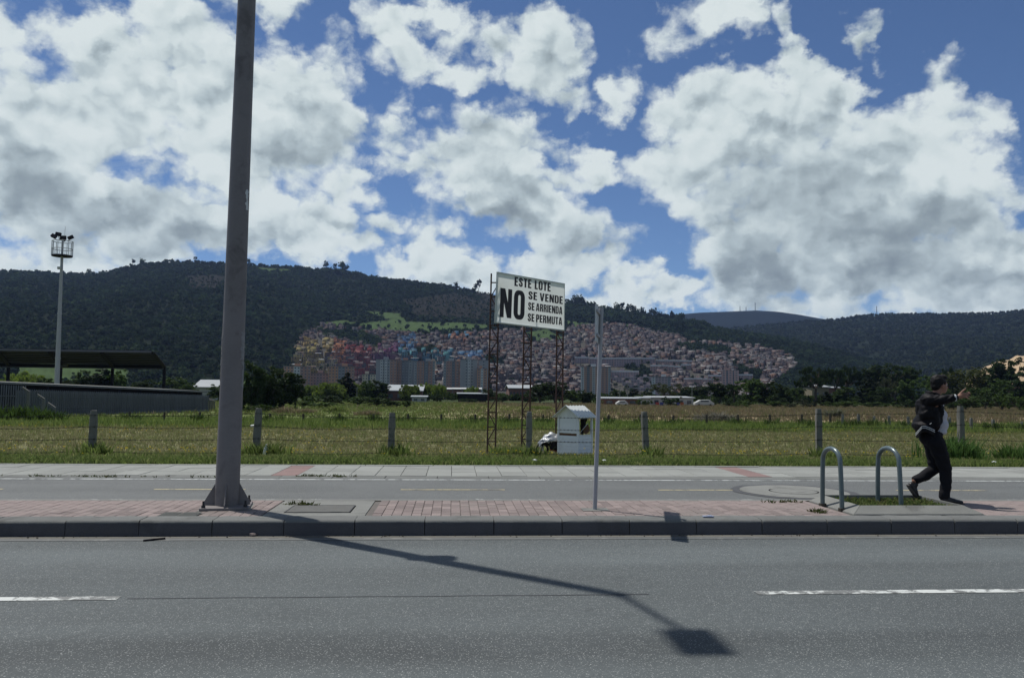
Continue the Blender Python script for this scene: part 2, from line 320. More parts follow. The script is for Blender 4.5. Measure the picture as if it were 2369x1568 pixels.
MA = dict(
 road=asphalt('road_asphalt', (.069, .080, .081), (.26, .27, .26), 95., True),
 path=asphalt('path_asphalt', (.098, .104, .102), (.24, .25, .24), 130.),
 white=paint('white_road_paint', (.47, .49, .47), (.13, .135, .13), .53),
 whiteworn=paint('worn_white_paint', (.36, .38, .36), (.11, .115, .11), .38, 7.),
 edge=paint('faded_edge_paint', (.155, .158, .148), (.095, .10, .098), .42, 6.),
 yellow=paint('yellow_road_paint', (.42, .36, .20), (.15, .14, .11), .55),
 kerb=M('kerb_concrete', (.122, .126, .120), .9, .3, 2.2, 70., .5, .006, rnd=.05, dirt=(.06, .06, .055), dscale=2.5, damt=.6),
 kerbface=M('shaded_grimy_kerb_face', (.072, .070, .074), .9, .35, 1.6, 70., .5, .006, rnd=.04, dirt=(.05, .048, .05), dscale=2.5, damt=.7),  # front face coloured darker to deepen its shade, with grime stains over it
 brick=M('clay_paver', (.182, .147, .137), .9, .22, 5., 90., .3, .003, rnd=.22, dirt=(.17, .15, .135), dscale=1.6, damt=.7),
 slab=M('pavement_slab', (.215, .222, .205), .9, .14, 2., 80., .25, .003, rnd=.10, dirt=(.13, .13, .12), dscale=1.3, damt=.45),
 slabred=M('red_pavement_slab', (.19, .125, .115), .9, .2, 3., 80., .25, .003, rnd=.08, dirt=(.17, .15, .13), damt=.4),
 band=M('edging_concrete', (.128, .132, .122), .9, .25, 2.5, 70., .3, .004, rnd=.1, dirt=(.07, .075, .06), damt=.5),
 conc=M('old_concrete', (.165, .168, .155), .9, .28, 3., 60., .4, .005, dirt=(.075, .075, .07), dscale=2.2, damt=.6),
 joint=M('joint_mortar', (.105, .095, .086), .95, .35, 4., 60., .3, .004),
 cover=M('cover_plate', (.085, .085, .078), .8, .3, 6., 120., .4, .003),
 post=M('fence_post_concrete', (.155, .150, .138), .95, .35, 5., 50., .6, .010, rnd=.15, dirt=(.06, .06, .055), dscale=5., damt=.8),
 steel=M('grey_painted_steel', (.172, .157, .153), .6, .22, 1.5, 30., .08, .002, metal=.1, dirt=(.075, .066, .064), dscale=3.4, damt=.6),
 galv=M('galvanised_tube', (.34, .34, .355), .6, .15, 3., 60., .05, .002, metal=.15),
 rackp=M('rack_paint', (.105, .140, .145), .32, .12, 3., 60., .05, .002, metal=.2, dirt=(.07, .075, .075), dscale=6., damt=.4, coat=.3),
 bolt=M('dark_bolt', (.04, .04, .042), .6, .2, 8., 60., .1, .002, metal=.5),
 rust=M('rusty_red_steel', (.055, .028, .024), .85, .35, 5., 60., .3, .003, dirt=(.10, .045, .03), dscale=4., damt=.5),
 panel=M('sign_sheet', (.74, .77, .75), .6, .05, .8, 30., .05, .002, dirt=(.60, .62, .58), dscale=.9, damt=.35),
 ink=M('sign_ink', (.022, .016, .022), .6, .2, 5., 40., 0),
 sheet=M('white_sheet_metal', (.46, .48, .47), .55, .08, 2., 40., .08, .002, dirt=(.28, .28, .25), dscale=2.2, damt=.4),
 sheetb=M('white_booth_panel', (.70, .73, .74), .6, .08, 2., 40., .08, .002, dirt=(.45, .45, .42), dscale=2., damt=.4),
 roofw=M('white_corrugated_roof', (.55, .57, .55), .5, .08, 2., 40., .05, .002),
 wood=M('brown_board', (.11, .055, .028), .8, .25, 6., 60., .1, .003),
 tarp=M('silver_tarp', (.36, .375, .385), .38, .25, 9., 60., .3, .01, metal=.45, dirt=(.15, .15, .15), dscale=5., damt=.5),
 black=M('black_fabric', (.009, .009, .011), .9, .3, 7., 200., .15, .002),
 jacket=M('black_nylon', (.0055, .0053, .0068), .6, .25, 6., 120., .1, .002, spec=.13),
 trouser=M('black_trouser_cloth', (.0085, .0085, .011), .9, .25, 6., 200., .15, .002, spec=.2),
 shoe=M('black_leather', (.012, .011, .012), .4, .2, 8., 120., .1, .002),
 sole=M('shoe_sole', (.05, .045, .042), .7, .2, 8., 120., 0),
 shirt=M('white_cotton', (.42, .42, .45), .9, .06, 4., 100., .1, .002),
 stripe=M('white_knit_stripe', (.42, .44, .44), .9, .1, 8., 100., 0),
 skin=M('skin', (.23, .115, .075), .6, .12, 9., 80., .08, .002),
 hair=M('black_hair', (.007, .0062, .0065), .6, .4, 30., 200., .5, .004, spec=.2),
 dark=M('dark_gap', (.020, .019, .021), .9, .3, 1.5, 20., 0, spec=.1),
 canopy=M('canopy_steel', (.022, .021, .028), .85, .2, 1., 10., .1, .005, spec=.08),
 purlin=M('canopy_purlin', (.12, .12, .145), .8, .2, 1., 10., 0, spec=.1),
 pale=M('palisade_steel', (.150, .160, .178), .5, .15, 1., 20., 0, metal=.3, rnd=.12),
 wire=M('rusted_wire', (.045, .038, .033), .8, .2, 5., 50., 0, metal=.4),
 glass=M('window_glass', (.05, .06, .075), .15, .2, .5, 5., 0, spec=.8),
 soil=M('planter_soil', (.06, .052, .04), .97, .5, 9., 60., .8, .02),
 paper=M('white_litter', (.5, .52, .5), .7, .1, 8., 60., 0),
 sticker=M('torn_poster', (.22, .22, .22), .9, .35, 22., 90., .2, .003, dirt=(.09, .085, .09), dscale=11., damt=.9),
 bark=M('bark', (.055, .045, .036), .95, .35, 3., 25., .6, .03),
 red=M('red_paint', (.16, .018, .015), .45, .2, 5., 60., 0),
 sand=M('quarry_sand', (.34, .25, .15), .95, .35, .02, .2, .6, 1.5),
 whitewall=M('white_render_wall', (.40, .41, .40), .9, .15, .4, 6., 0, dirt=(.25, .25, .23), dscale=.3, damt=.4),
 brickwall=M('far_brick_wall', (.16, .085, .066), .9, .2, .2, 3., 0),
 greyroof=M('grey_roof', (.26, .28, .29), .7, .2, .3, 4., 0, dirt=(.15, .16, .16), dscale=.2, damt=.4),
 attrib=M('painted_walls', None, .95, .12, .15, 1.5, 0, attr='Col', spec=.03),
 sandbag=M('cream_wall', (.20, .175, .11), .9, .15, .3, 4., 0),
)
def leafy(name, col, col2, trans=.25, var=.35, scale=.8):
    mt, gg, bs = material(name)
    P = gg.n('ShaderNodeNewGeometry').outputs['Position']; oi = gg.n('ShaderNodeObjectInfo').outputs['Random']
    n1 = gg.noise(P, scale, 3, .6); n2 = gg.noise(P, 11., 2, .5)
    c = gg.mix(gg.map(n1, .3, .7), col, col2)
    k = gg.math('MULTIPLY', gg.math('MULTIPLY_ADD', n2, 2*var, 1-var), gg.math('MULTIPLY_ADD', oi, .4, .8))
    c = gg.mix(1., c, gg.xyz(k, k, k), 'MULTIPLY')
    gg.put(bs.inputs['Base Color'], c); bs.inputs['Roughness'].default_value = .7; bs.inputs['Specular IOR Level'].default_value = .12
    tr = gg.n('ShaderNodeBsdfTranslucent'); gg.put(tr.inputs[0], gg.mix(1., c, (1.3, 1.5, .6, 1), 'MULTIPLY'))
    ms = gg.n('ShaderNodeMixShader'); ms.inputs[0].default_value = trans
    t = mt.node_tree; t.links.new(bs.outputs[0], ms.inputs[1]); t.links.new(tr.outputs[0], ms.inputs[2])
    t.links.new(ms.outputs[0], [n for n in t.nodes if n.type == 'OUTPUT_MATERIAL'][0].inputs[0])
    return mt
def attr_leaf(name, trans=.3):
    mt, gg, bs = material(name)
    c = gg.n('ShaderNodeAttribute', attribute_name='Col').outputs['Color']
    gg.put(bs.inputs['Base Color'], c); bs.inputs['Roughness'].default_value = .85; bs.inputs['Specular IOR Level'].default_value = .05
    tr = gg.n('ShaderNodeBsdfTranslucent'); gg.put(tr.inputs[0], c)
    ms = gg.n('ShaderNodeMixShader'); ms.inputs[0].default_value = trans
    t = mt.node_tree; t.links.new(bs.outputs[0], ms.inputs[1]); t.links.new(tr.outputs[0], ms.inputs[2])
    t.links.new(ms.outputs[0], [n for n in t.nodes if n.type == 'OUTPUT_MATERIAL'][0].inputs[0])
    return mt
MA.update(
 lf_dark=leafy('dark_leaves', (.016, .027, .012), (.032, .050, .019)), lf_mid=leafy('mid_leaves', (.032, .054, .018), (.055, .084, .027)),
 lf_willow=leafy('willow_leaves', (.095, .125, .040), (.14, .17, .058), .35), lf_cyp=leafy('cypress_leaves', (.010, .017, .008), (.018, .028, .011), .1),
 lf_grey=leafy('greyish_leaves', (.035, .042, .028), (.055, .06, .040)), lf_olive=leafy('olive_leaves', (.036, .044, .014), (.055, .062, .02)),
 grass=attr_leaf('grass_blades', .5), wood_far=attr_leaf('forest_leaves', .5),
)
# ground material: bands of verge, olive meadow, lush strip and dry field follow the land, with ragged limits
def ground_mat():
    mt, gg, bs = material('field_soil_and_turf')
    P = gg.n('ShaderNodeNewGeometry').outputs['Position']; px, py, pz = gg.sep(P)
    w = gg.noise(P, .16, 4, .6); Y = gg.math('ADD', py, gg.math('MULTIPLY_ADD', w, 14., -7.)); Yn = gg.math('ADD', py, gg.math('MULTIPLY_ADD', w, 5., -2.5))
    n = gg.noise(P, 1.8, 6, .65); n2 = gg.noise(P, .05, 4, .6)
    c = gg.mix(n, (.075, .105, .026), (.11, .14, .04))
    c = gg.mix(gg.map(Yn, 26, 38), c, gg.mix(n, (.115, .116, .054), (.155, .15, .074)))
    c = gg.mix(gg.map(Yn, 61, 66), c, gg.mix(n, (.08, .12, .022), (.12, .165, .035)))
    tan = gg.mix(n, (.19, .150, .085), (.25, .20, .12)); grn = gg.mix(n, (.10, .13, .04), (.14, .16, .06))
    side = gg.map(gg.math('ADD', px, gg.math('MULTIPLY', n2, 30.)), 4., 26.)
    c = gg.mix(gg.map(Y, 78, 86), c, gg.mix(gg.math('MULTIPLY', side, gg.map(n2, .30, .42)), grn, tan))
    c = gg.mix(gg.map(Y, 190, 215), c, gg.mix(n, (.028, .042, .016), (.05, .068, .026)))
    gg.put(bs.inputs['Base Color'], c); bs.inputs['Roughness'].default_value = .95; bs.inputs['Specular IOR Level'].default_value = .1
    bump(gg, bs, n, .3, .03); return mt
MA['ground'] = ground_mat()
def banner():
    mt, gg, bs = material('banner_vinyl'); P = gg.n('ShaderNodeNewGeometry').outputs['Position']
    n = gg.noise(P, .9, 5, .6); c = gg.mix(gg.map(n, .45, .75, 0, .4), (.76, .79, .77), (.62, .65, .62)); gg.put(bs.inputs['Base Color'], c); bs.inputs['Roughness'].default_value = .6
    tr = gg.n('ShaderNodeBsdfTranslucent'); gg.put(tr.inputs[0], c); ms = gg.n('ShaderNodeMixShader'); ms.inputs[0].default_value = .5
    t = mt.node_tree; t.links.new(bs.outputs[0], ms.inputs[1]); t.links.new(tr.outputs[0], ms.inputs[2]); t.links.new(ms.outputs[0], [q for q in t.nodes if q.type == 'OUTPUT_MATERIAL'][0].inputs[0]); return mt
MA['banner'] = banner()

# ------------------------------------------------------------------ ground, road, pavements
SW = .18
def strip(name, prof, x0, x1, mat, nx=1, kind='structure'):
    xs = np.linspace(x0, x1, nx+1); V = [(x, y, z) for x in xs for (y, z) in prof]; n = len(prof)
    Fc = [(i*n+j, (i+1)*n+j, (i+1)*n+j+1, i*n+j+1) for i in range(nx) for j in range(n-1)]
    o = np_obj(name, V, Fc, mat); o['kind'] = kind; return o
FLOOR = -1.33
def land(Y):
    return np.interp(Y, [16.14, 17., 25., 37., 48., 3000.], [.165, .14, -.45, -1.33, -1.36, -1.36])
strip('ground', [(-9000, -.10), (9.5, -.10), (9.55, .09), (16.12, .09), (16.14, .165)]+[(float(y), float(land(y))) for y in (17, 19, 21, 23, 25, 28, 31, 34, 37, 42, 48, 70, 100, 180, 300, 700, 9000)], -9000, 9000, MA['ground'], 2)
strip('road', [(-14, 0), (9.372, 0)], -120, 120, MA['road'], 4)
# painted lines on the road
def quad(name, x0, x1, y0, y1, z, mat, parent=None):
    n = max(1, int((x1-x0)/.5)); o = MB()
    for i in range(n):
        a, b = x0+(x1-x0)*i/n, x0+(x1-x0)*(i+1)/n
        o.add([(a, y0, z), (b, y0, z), (b, y1, z), (a, y1, z)], [(0, 1, 2, 3)])
    return o.build(name, mat, parent)
lm = empty('lane_marking'); tag(lm, kind='structure')
for x0, x1 in ((-13.7, -9.8), (-5.8, -2.62), (2.57, 6.5), (10.5, 14.2)): quad('lane_dash', x0, x1, 6.60, 6.71, .004, MA['white'], lm)
sm0 = MB(); xs_ = [-2.55+.12*i for i in range(36)]
for a_, b_ in zip(xs_[:-1], xs_[1:]):
    ya, yb = 6.64+.012*noise.noise((a_*2, 0, 0)), 6.64+.012*noise.noise((b_*2, 0, 0)); sm0.add([(a_, ya-.008, .003), (b_, yb-.008, .003), (b_, yb+.008, .003), (a_, ya+.008, .003)], [(0, 1, 2, 3)])
tag(sm0.build('road_seam', M('tar_seam', (.040, .043, .048), .8, .4, 8., 60., .2, .003)), kind='structure')
el_ = quad('edge_line', -60, 60, 9.10, 9.22, .004, MA['edge']); tag(el_, kind='structure')
gt = quad('gutter_dust', -60, 60, 9.235, 9.372, .003, M('gutter_dust', (.12, .115, .10), .95, .4, 5., 60., .4, .004)); tag(gt, kind='structure')

# kerb stones
kerb = empty('kerb', (0, 9.37, 0)); tag(kerb, kind='structure')
def kerb_mesh(L, seed):
    rr = random.Random(seed); b = MB(); prof = [(0, -.05), (0, .146), (.006, .160), (.018, .172), (.036, .179), (.28, .183), (.28, -.05)]
    n = 8; rings = []
    for i in range(n+1):
        x = -L/2+L*i/n; ch = 0
        j = [(x, y+(rr.uniform(-.0035, .0035) if 0 < k < 5 else 0), z+(rr.uniform(-.003, .003) if 0 < k < 6 else 0)) for k, (y, z) in enumerate(prof)]
        if i in (0, n): j = [(x+(.003 if i == 0 else -.003)*(1 if k in (1, 2, 3) else 0), y+(.003 if k in (1, 2, 3) else 0), z-(.003 if k in (3, 4, 5) else 0)) for k, (x, y, z) in enumerate(j)]
        rings.append(j)
    k = len(prof); v = [p for rg in rings for p in rg]; f = []
    for i in range(n):
        for j in range(k-1): f.append((i*k+j, i*k+j+1, (i+1)*k+j+1, (i+1)*k+j))
    f += [tuple(range(k)), tuple(range(n*k, (n+1)*k))[::-1]]
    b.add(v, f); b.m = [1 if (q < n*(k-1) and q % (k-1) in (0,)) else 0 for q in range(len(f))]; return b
KL = .80; kms = []
for s in range(4):
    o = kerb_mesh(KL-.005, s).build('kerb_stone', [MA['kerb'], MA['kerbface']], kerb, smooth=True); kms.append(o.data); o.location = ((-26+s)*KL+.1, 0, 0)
for i in range(-22, 34):
    o = bpy.data.objects.new('kerb_stone', kms[random.randrange(4)]); link(o, kerb); o.location = (i*KL+.1, random.uniform(-.005, .004), random.uniform(-.004, .003)); o.rotation_euler.z = R(random.uniform(-.25, .25))

# brick pavement with its 118 x 235 mm pavers
B0, B1 = 9.655, 11.00
brickp = strip('brick_pavement', [(9.64, SW-.013), (11.02, SW-.013)], -60, 60, MA['joint'], 8)
def paver(w, l, h):
    b = MB(); c = .004
    lo = [(-w/2, -l/2, -h), (w/2, -l/2, -h), (w/2, l/2, -h), (-w/2, l/2, -h)]; mi_ = [(x, y, -c) for x, y, z in lo]
    tp = [(x*(1-2*c/w), y*(1-2*c/l), 0) for x, y, z in lo]
    b.frust(lo, mi_, cap=False); b.frust(mi_, tp, cap=False); b.add(tp, [(0, 1, 2, 3)]); return b
COVER = (-2.01, -1.23, 9.93, 10.52); PANEL = (-2.22, -1.02, 9.655, 11.0)
PLANT = (5.02, 6.72, 9.72, 10.98)
holes = [PANEL, (PLANT[0], PLANT[1], PLANT[2], PLANT[3])]
bw, bl = .118, .2235; spots = []
i0, i1 = int(-16/bw), int(24/bw)
for i in range(i0, i1):
    x = i*bw; offy = (i % 2)*bl/2
    y = B0-offy
    while y < B1-.02:
        a, b = max(y, B0), min(y+bl, B1); y += bl
        if b-a < .05: continue
        cx, cy = x+bw/2, (a+b)/2
        if any(h[0]-.03 < cx < h[1]+.03 and h[2]-.05 < cy < h[3]+.05 for h in holes): continue
        if -3.42 < cx < -2.98 and cy < 9.98: continue
        spots.append((cx, cy, b-a))
def shown(s):
    px, py = proj((s[0], s[1], SW)); return 0 < px < W0
vis = [s for s in spots if shown(s)]; vis.sort(key=lambda s: (s[0]**2+s[1]**2)/s[2]); near = set(vis[:300])
pm = {}
rest = MB()
for s in spots:
    L = round(s[2]-.0055, 3); dz = random.uniform(-.003, .002)
    if s in near:
        if L not in pm:
            o = paver(bw-.0055, L, .03).build('brick', MA['brick']); pm[L] = o.data; bpy.data.objects.remove(o)
        o = link(bpy.data.objects.new('brick', pm[L]), brickp); o.location = (s[0], s[1], SW+dz); o.rotation_euler = (R(random.uniform(-.4, .4)), R(random.uniform(-.5, .5)), R(random.uniform(-.7, .7)))
    else:
        p = paver(bw-.0055, L, .03); rest.add([(x+s[0], y+s[1], z+SW+dz) for x, y, z in p.v], p.f)
ro = rest.build('bricks', MA['brick'], brickp); ro['kind'] = 'stuff'
# grey textured pavers by the lamp post
for i, x in enumerate((-3.31, -3.09)):
    b = MB(); b.box((0, 0, -.015), (.215, .30, .03))
    for k in range(5): b.box((0, -.12+.06*k, .002), (.20, .03, .005))
    o = b.build('grey_paver', MA['band'], brickp); o.location = (x, 9.812, SW-.001)
# concrete panel with the square utility cover
cp = MB(); x0, x1, y0, y1 = PANEL; c0, c1, d0, d1 = COVER
for a, b_, c, d in ((x0+.005, c0-.012, y0, y1-.01), (c1+.012, x1-.005, y0, y1-.01), (c0-.012, c1+.012, y0, d0-.012), (c0-.012, c1+.012, d1+.012, y1-.01)):
    cp.box(((a+b_)/2, (c+d)/2, SW-.02), (b_-a, d-c, .036))
cpo = cp.build('concrete_surround', MA['conc'], brickp)
uc = MB(); uc.box(((c0+c1)/2, (d0+d1)/2, SW-.012), (c1-c0, d1-d0, .034)); ucb = empty('utility_cover', ((c0+c1)/2, (d0+d1)/2, SW))
ob = MB().box((0, 0, -.012), (c1-c0, d1-d0, .03)).build('cover_plate', MA['cover'], ucb, bevel=.004)
fr_ = MB()
for a, b_, c, d in ((-.39, -.378, -.295, .295), (.378, .39, -.295, .295), (-.39, .39, -.297, -.286), (-.39, .39, .286, .297)): fr_.box(((a+b_)/2, (c+d)/2, -.006), (b_-a, d-c, .024))
fr_.build('cover_frame', MA['bolt'], ucb)
MB().box((.22, -.24, .005), (.13, .035, .004)).build('plate_tag', MA['band'], ucb)
tag(ucb, 'square grey utility cover set in concrete between the red bricks', 'utility cover')

# cycle path with lines, manhole
strip('cycle_path', [(11.0, SW-.006), (13.78, SW-.006)], -90, 90, MA['path'], 8)
pl = empty('path_marking'); tag(pl, kind='structure')
quad('near_edge_line', -40, 60, 11.10, 11.18, SW-.002, MA['whiteworn'], pl)
quad('far_edge_line', -40, 60, 13.52, 13.61, SW-.002, MA['white'], pl)
for x0, x1 in ((-11.8, -10.2), (-8.1, -6.5), (-4.37, -3.05), (-.76, .81), (3.18, 4.75), (7.0, 8.5), (10.7, 12.2)): quad('centre_dash', x0, x1, 12.18, 12.25, SW-.002, MA['yellow'], pl)
ec = strip('path_edging', [(11.0, SW-.001), (11.085, SW-.001)], -40, 60, MA['conc'], 40)
mhc = gz(1836, 1136, SW); mh = empty('manhole', (mhc.x, mhc.y, SW))
def disc(r0_, r1_, z, n=40, jit=0.):
    b = MB(); rr = random.Random(3)
    a = [2*math.pi*k/n for k in range(n)]
    pts0 = [(r1_*math.cos(t)*(1+rr.uniform(-jit, jit)), r1_*math.sin(t)*(1+rr.uniform(-jit, jit)), z) for t in a]
    if r0_ > 0: b.add(pts0+[(r0_*math.cos(t), r0_*math.sin(t), z) for t in a], [(k, (k+1) % n, n+(k+1) % n, n+k) for k in range(n)])
    else: b.add(pts0, [tuple(range(n))])
    return b
disc(.37, .80, .003, jit=.02).build('concrete_collar', MA['conc'], mh); disc(0, .345, .004).build('manhole_cover', MA['conc'], mh); disc(.345, .372, -.003).build('gap_ring', MA['dark'], mh)
disc(.80, .93, -.0005, jit=.03).build('asphalt_patch', M('dark_patch', (.06, .062, .066), .9, .3, 6., 80., .4, .004), mh)
tag(mh, 'round concrete manhole in the cycle path before the bike racks', 'manhole')

# footpath slabs
fp = strip('footpath', [(13.78, SW-.03), (16.13, SW-.03)], -90, 90, MA['joint'], 8)
def slabmesh(w, l):
    b = MB(); b.box((0, 0, -.02), (w, l, .04)); o = b.build('paving_slab', MA['slab'], None, bevel=.004); d = o.data; bpy.data.objects.remove(o); return d
sw_ = .445; rows = [(14.15, 14.80), (14.80, 15.46), (15.46, 15.98)]
sm = [slabmesh(sw_-.008, b-a-.008) for a, b in rows]; smr = [m_.copy() for m_ in sm]
for m_ in smr: m_.materials[0] = MA['slabred']
redx = [gz(676, 1085, SW).x, gz(1735, 1089, SW).x]
for i in range(-30, 52):
    x = (i+.5)*sw_
    red = any(abs(x-q) < sw_*.51 for q in redx)
    for k, (a, b) in enumerate(rows):
        o = link(bpy.data.objects.new('paving_slab', (smr if red else sm)[k]), fp); o.location = (x, (a+b)/2, SW+random.uniform(-.004, .003)); o.rotation_euler = (R(random.uniform(-.15, .15)), R(random.uniform(-.15, .15)), R(random.uniform(-.2, .2)))
be = MB().box((0, 0, -.02), (.89-.01, .36, .04)).build('edging_slab', MA['band'], fp, bevel=.005); be.location = (-13, 13.965, SW-.003)
for i in range(-14, 27):
    o = link(bpy.data.objects.new('edging_slab', be.data), fp); o.location = (i*.89+.2, 13.965, SW-.003+random.uniform(-.003, .003))
bk = MB().box((0, 0, -.02), (1.335-.01, .14, .05)).build('border_slab', MA['slab'], fp, bevel=.005); bk.location = (-12.9, 16.055, SW+.004)
for i in range(-9, 18):
    o = link(bpy.data.objects.new('border_slab', bk.data), fp); o.location = (i*1.335+.3, 16.055, SW+.004+random.uniform(-.004, .004))

# ------------------------------------------------------------------ hills
def pxae(x, y):
    d = ray(x, y); return math.atan2(d.x, d.y), d.z/math.hypot(d.x, d.y)
class Hill:
    def __init__(s, knots, d0, amp, seed, pw=1.0, back=.5):
        k = [(*pxae(x, y), dd) for x, y, dd in knots]
        s.az = np.array([q[0] for q in k]); s.te = np.array([q[1] for q in k]); s.d1 = np.array([q[2] for q in k])
        s.b = np.array([pxae(x, 900)[0] for x, _ in d0]); s.d0 = np.array([d for _, d in d0]); s.amp = amp; s.seed = seed; s.pw = pw; s.back = back
    def z(s, az, d):
        az = np.asarray(az, float); d = np.asarray(d, float)
        D0 = np.interp(az, s.b, s.d0); D1 = np.interp(az, s.az, s.d1); H1 = np.interp(az, s.az, s.te)*D1+CAMZ-FLOOR
        t = (d-D0)/(D1-D0); up = np.clip(t, 0, 1)**s.pw
        dn = np.clip(1-(np.clip(t, 1, 9)-1)*s.back, 0, 1)
        X, Y = np.sin(az)*d, np.cos(az)*d
        a = s.seed
        gul = np.sin(X/170+a+1.3*np.sin(Y/310+a))*.5+np.sin(X/71+2*a+1.1*np.sin(Y/130))*.28+np.sin((X+Y)/39+a)*.14+np.sin((X-.6*Y)/23)*.08
        env = np.clip(t*4, 0, 1)*np.clip((1-t)*3.2, 0, 1)
        return FLOOR+H1*up*dn+s.amp*gul*env
    def hit(s, x, y):
        """point of the slope seen in direction (x, y)"""
        az, te = pxae(x, y); lo = np.linspace(float(np.interp(az, s.b, s.d0)), float(np.interp(az, s.az, s.d1))*1.02, 400)
        f = (s.z(np.full_like(lo, az), lo)-CAMZ)/lo-te
        i = int(np.argmax(f >= 0)) if (f >= 0).any() else int(np.argmax(f))
        d = lo[i]; return Vector((math.sin(az)*d, math.cos(az)*d, float(s.z(az, d)))), d
H_main = Hill([(-900, 660, 2300), (-300, 640, 2300), (0, 627, 2300), (100, 632, 2250), (200, 636, 2200), (240, 632, 2200), (300, 616, 2200), (390, 606, 2200), (450, 607, 2200), (520, 610, 2200), (600, 614, 2200), (700, 620, 2200), (760, 629, 2150), (800, 634, 2120), (900, 647, 2080), (1000, 658, 2050), (1100, 675, 2000), (1200, 690, 1950), (1310, 708, 1900), (1400, 721, 1850), (1480, 734, 1800), (1550, 746, 1750), (1620, 756, 1700), (1700, 768, 1650), (1800, 784, 1600), (1900, 806, 1550), (2000, 835, 1500), (2100, 865, 1450), (2200, 893, 1400), (2300, 912, 1400), (2500, 916, 1400)],
   [(-900, 620), (300, 620), (600, 680), (700, 800), (1500, 820), (2000, 950), (2500, 1000)], 9., .7, 1.05)
H_right = Hill([(1400, 800, 3000), (1500, 790, 3000), (1600, 772, 3000), (1700, 760, 3000), (1800, 750, 3000), (1900, 742, 3000), (1960, 736, 3000), (2000, 731, 3000), (2100, 727, 3000), (2200, 727, 3000), (2300, 726, 3000), (2369, 720, 2950), (2600, 715, 2900), (3000, 728, 2900), (3400, 760, 2900)],
   [(1400, 1500), (2000, 1450), (2369, 1200), (3400, 1200)], 14., 2.1, 1.0)
H_far = Hill([(1250, 760, 4300), (1400, 748, 4300), (1500, 734, 4300), (1560, 728, 4300), (1620, 723, 4300), (1700, 720, 4300), (1750, 718, 4300), (1800, 721, 4300), (1850, 728, 4300), (1900, 737, 4300), (1960, 745, 4300), (2050, 760, 4300), (2200, 775, 4300)],
   [(1250, 3300), (2200, 3300)], 22., .3, 1.0)

def inpoly(x, y, poly):
    x = np.asarray(x); y = np.asarray(y); r = np.zeros(x.shape, bool); n = len(poly)
    for i in range(n):
        (x1, y1), (x2, y2) = poly[i], poly[(i+1) % n]
        if y1 == y2: continue
        c = ((y1 > y) != (y2 > y)) & (x < (x2-x1)*(y-y1)/(y2-y1)+x1); r ^= c
    return r
MEADOW = [[(835, 752), (905, 738), (1000, 746), (1130, 752), (1145, 766), (960, 770), (850, 763)], [(730, 748), (800, 742), (845, 752), (760, 758)], [(840, 722), (925, 724), (932, 742), (880, 736)],
          [(1215, 766), (1262, 762), (1310, 790), (1240, 792)], [(1308, 744), (1400, 748), (1480, 752), (1470, 758), (1308, 756)], [(40, 846), (150, 842), (290, 852), (300, 890), (40, 890)], [(500, 880), (720, 880), (720, 925), (500, 930)],
          [(585, 620), (690, 620), (680, 626), (600, 626)], [(1560, 850), (1660, 855), (1650, 872), (1570, 872)], [(1690, 868), (1800, 868), (1800, 890), (1690, 890)]]
SPARSE = [[(420, 640), (520, 640), (510, 672), (440, 668)], [(930, 690), (1050, 680), (1135, 700), (1135, 745), (960, 735)], [(1100, 668), (1300, 690), (1320, 720), (1130, 720)]]
TOWN = [(664, 925), (672, 870), (684, 815), (700, 780), (742, 752), (800, 762), (860, 766), (960, 774), (1060, 776), (1140, 768), (1215, 768), (1230, 792), (1300, 792), (1315, 758), (1400, 752), (1468, 756), (1490, 766), (1560, 776), (1600, 790), (1680, 798), (1760, 806), (1830, 826), (1842, 850), (1800, 880), (1760, 925)]
GROVES = [[(738, 766), (830, 772), (882, 786), (875, 800), (820, 800), (760, 782)], [(955, 806), (1015, 804), (1010, 816), (960, 816)], [(1125, 830), (1170, 832), (1165, 850), (1130, 848)], [(1560, 800), (1680, 806), (1700, 826), (1600, 820)], [(1690, 880), (1700, 850), (1750, 866), (1760, 895)], [(1430, 846), (1500, 852), (1506, 880), (1460, 868)]]
def cover(hill, V):
    px, py = proj(V); n = len(V); jx = px+np.sin(V[:, 0]/37)*6+np.sin(V[:, 1]/23)*4; jy = py+np.sin(V[:, 0]/29+1)*2.5
    m = np.zeros(n, int)                                   # 0 forest 1 meadow 2 sparse 3 town 4 grove
    for p in SPARSE: m[inpoly(jx, jy, p)] = 2
    for p in MEADOW: m[inpoly(jx, jy, p)] = 1
    m[inpoly(px, py, TOWN)] = 3
    for p in GROVES: m[inpoly(jx, jy, p)] = 4
    return m
def hill_obj(name, hill, azx, n_az, n_d, dmax, colors):
    a0, a1 = pxae(azx[0], 900)[0], pxae(azx[1], 900)[0]
    az = np.linspace(a0, a1, n_az); t = np.linspace(0, 1, n_d)
    A = np.repeat(az[:, None], n_d, 1); D0 = np.interp(az, hill.b, hill.d0)[:, None]; Dd = D0-40+(dmax-D0+40)*t[None, :]
    Z = hill.z(A, Dd); Z[Dd <= D0] = FLOOR-1.0
    V = np.stack([np.sin(A)*Dd, np.cos(A)*Dd, Z], -1).reshape(-1, 3)
    idx = np.arange(n_az*n_d).reshape(n_az, n_d)
    Fc = np.stack([idx[:-1, :-1], idx[1:, :-1], idx[1:, 1:], idx[:-1, 1:]], -1).reshape(-1, 4)
    cv = cover(hill, V) if name == 'hill' else np.zeros(len(V), int)
    c = np.array(colors)[cv]*RNG.uniform(.8, 1.2, (len(V), 1))
    o = np_obj(name, V, Fc, MA['attrib'], col=c, smooth=True); o['kind'] = 'structure'; return o
hill_obj('hill', H_main, (-900, 2500), 520, 150, 2900, [(.009, .014, .007), (.046, .072, .027), (.015, .015, .011), (.058, .056, .050), (.020, .028, .012)])
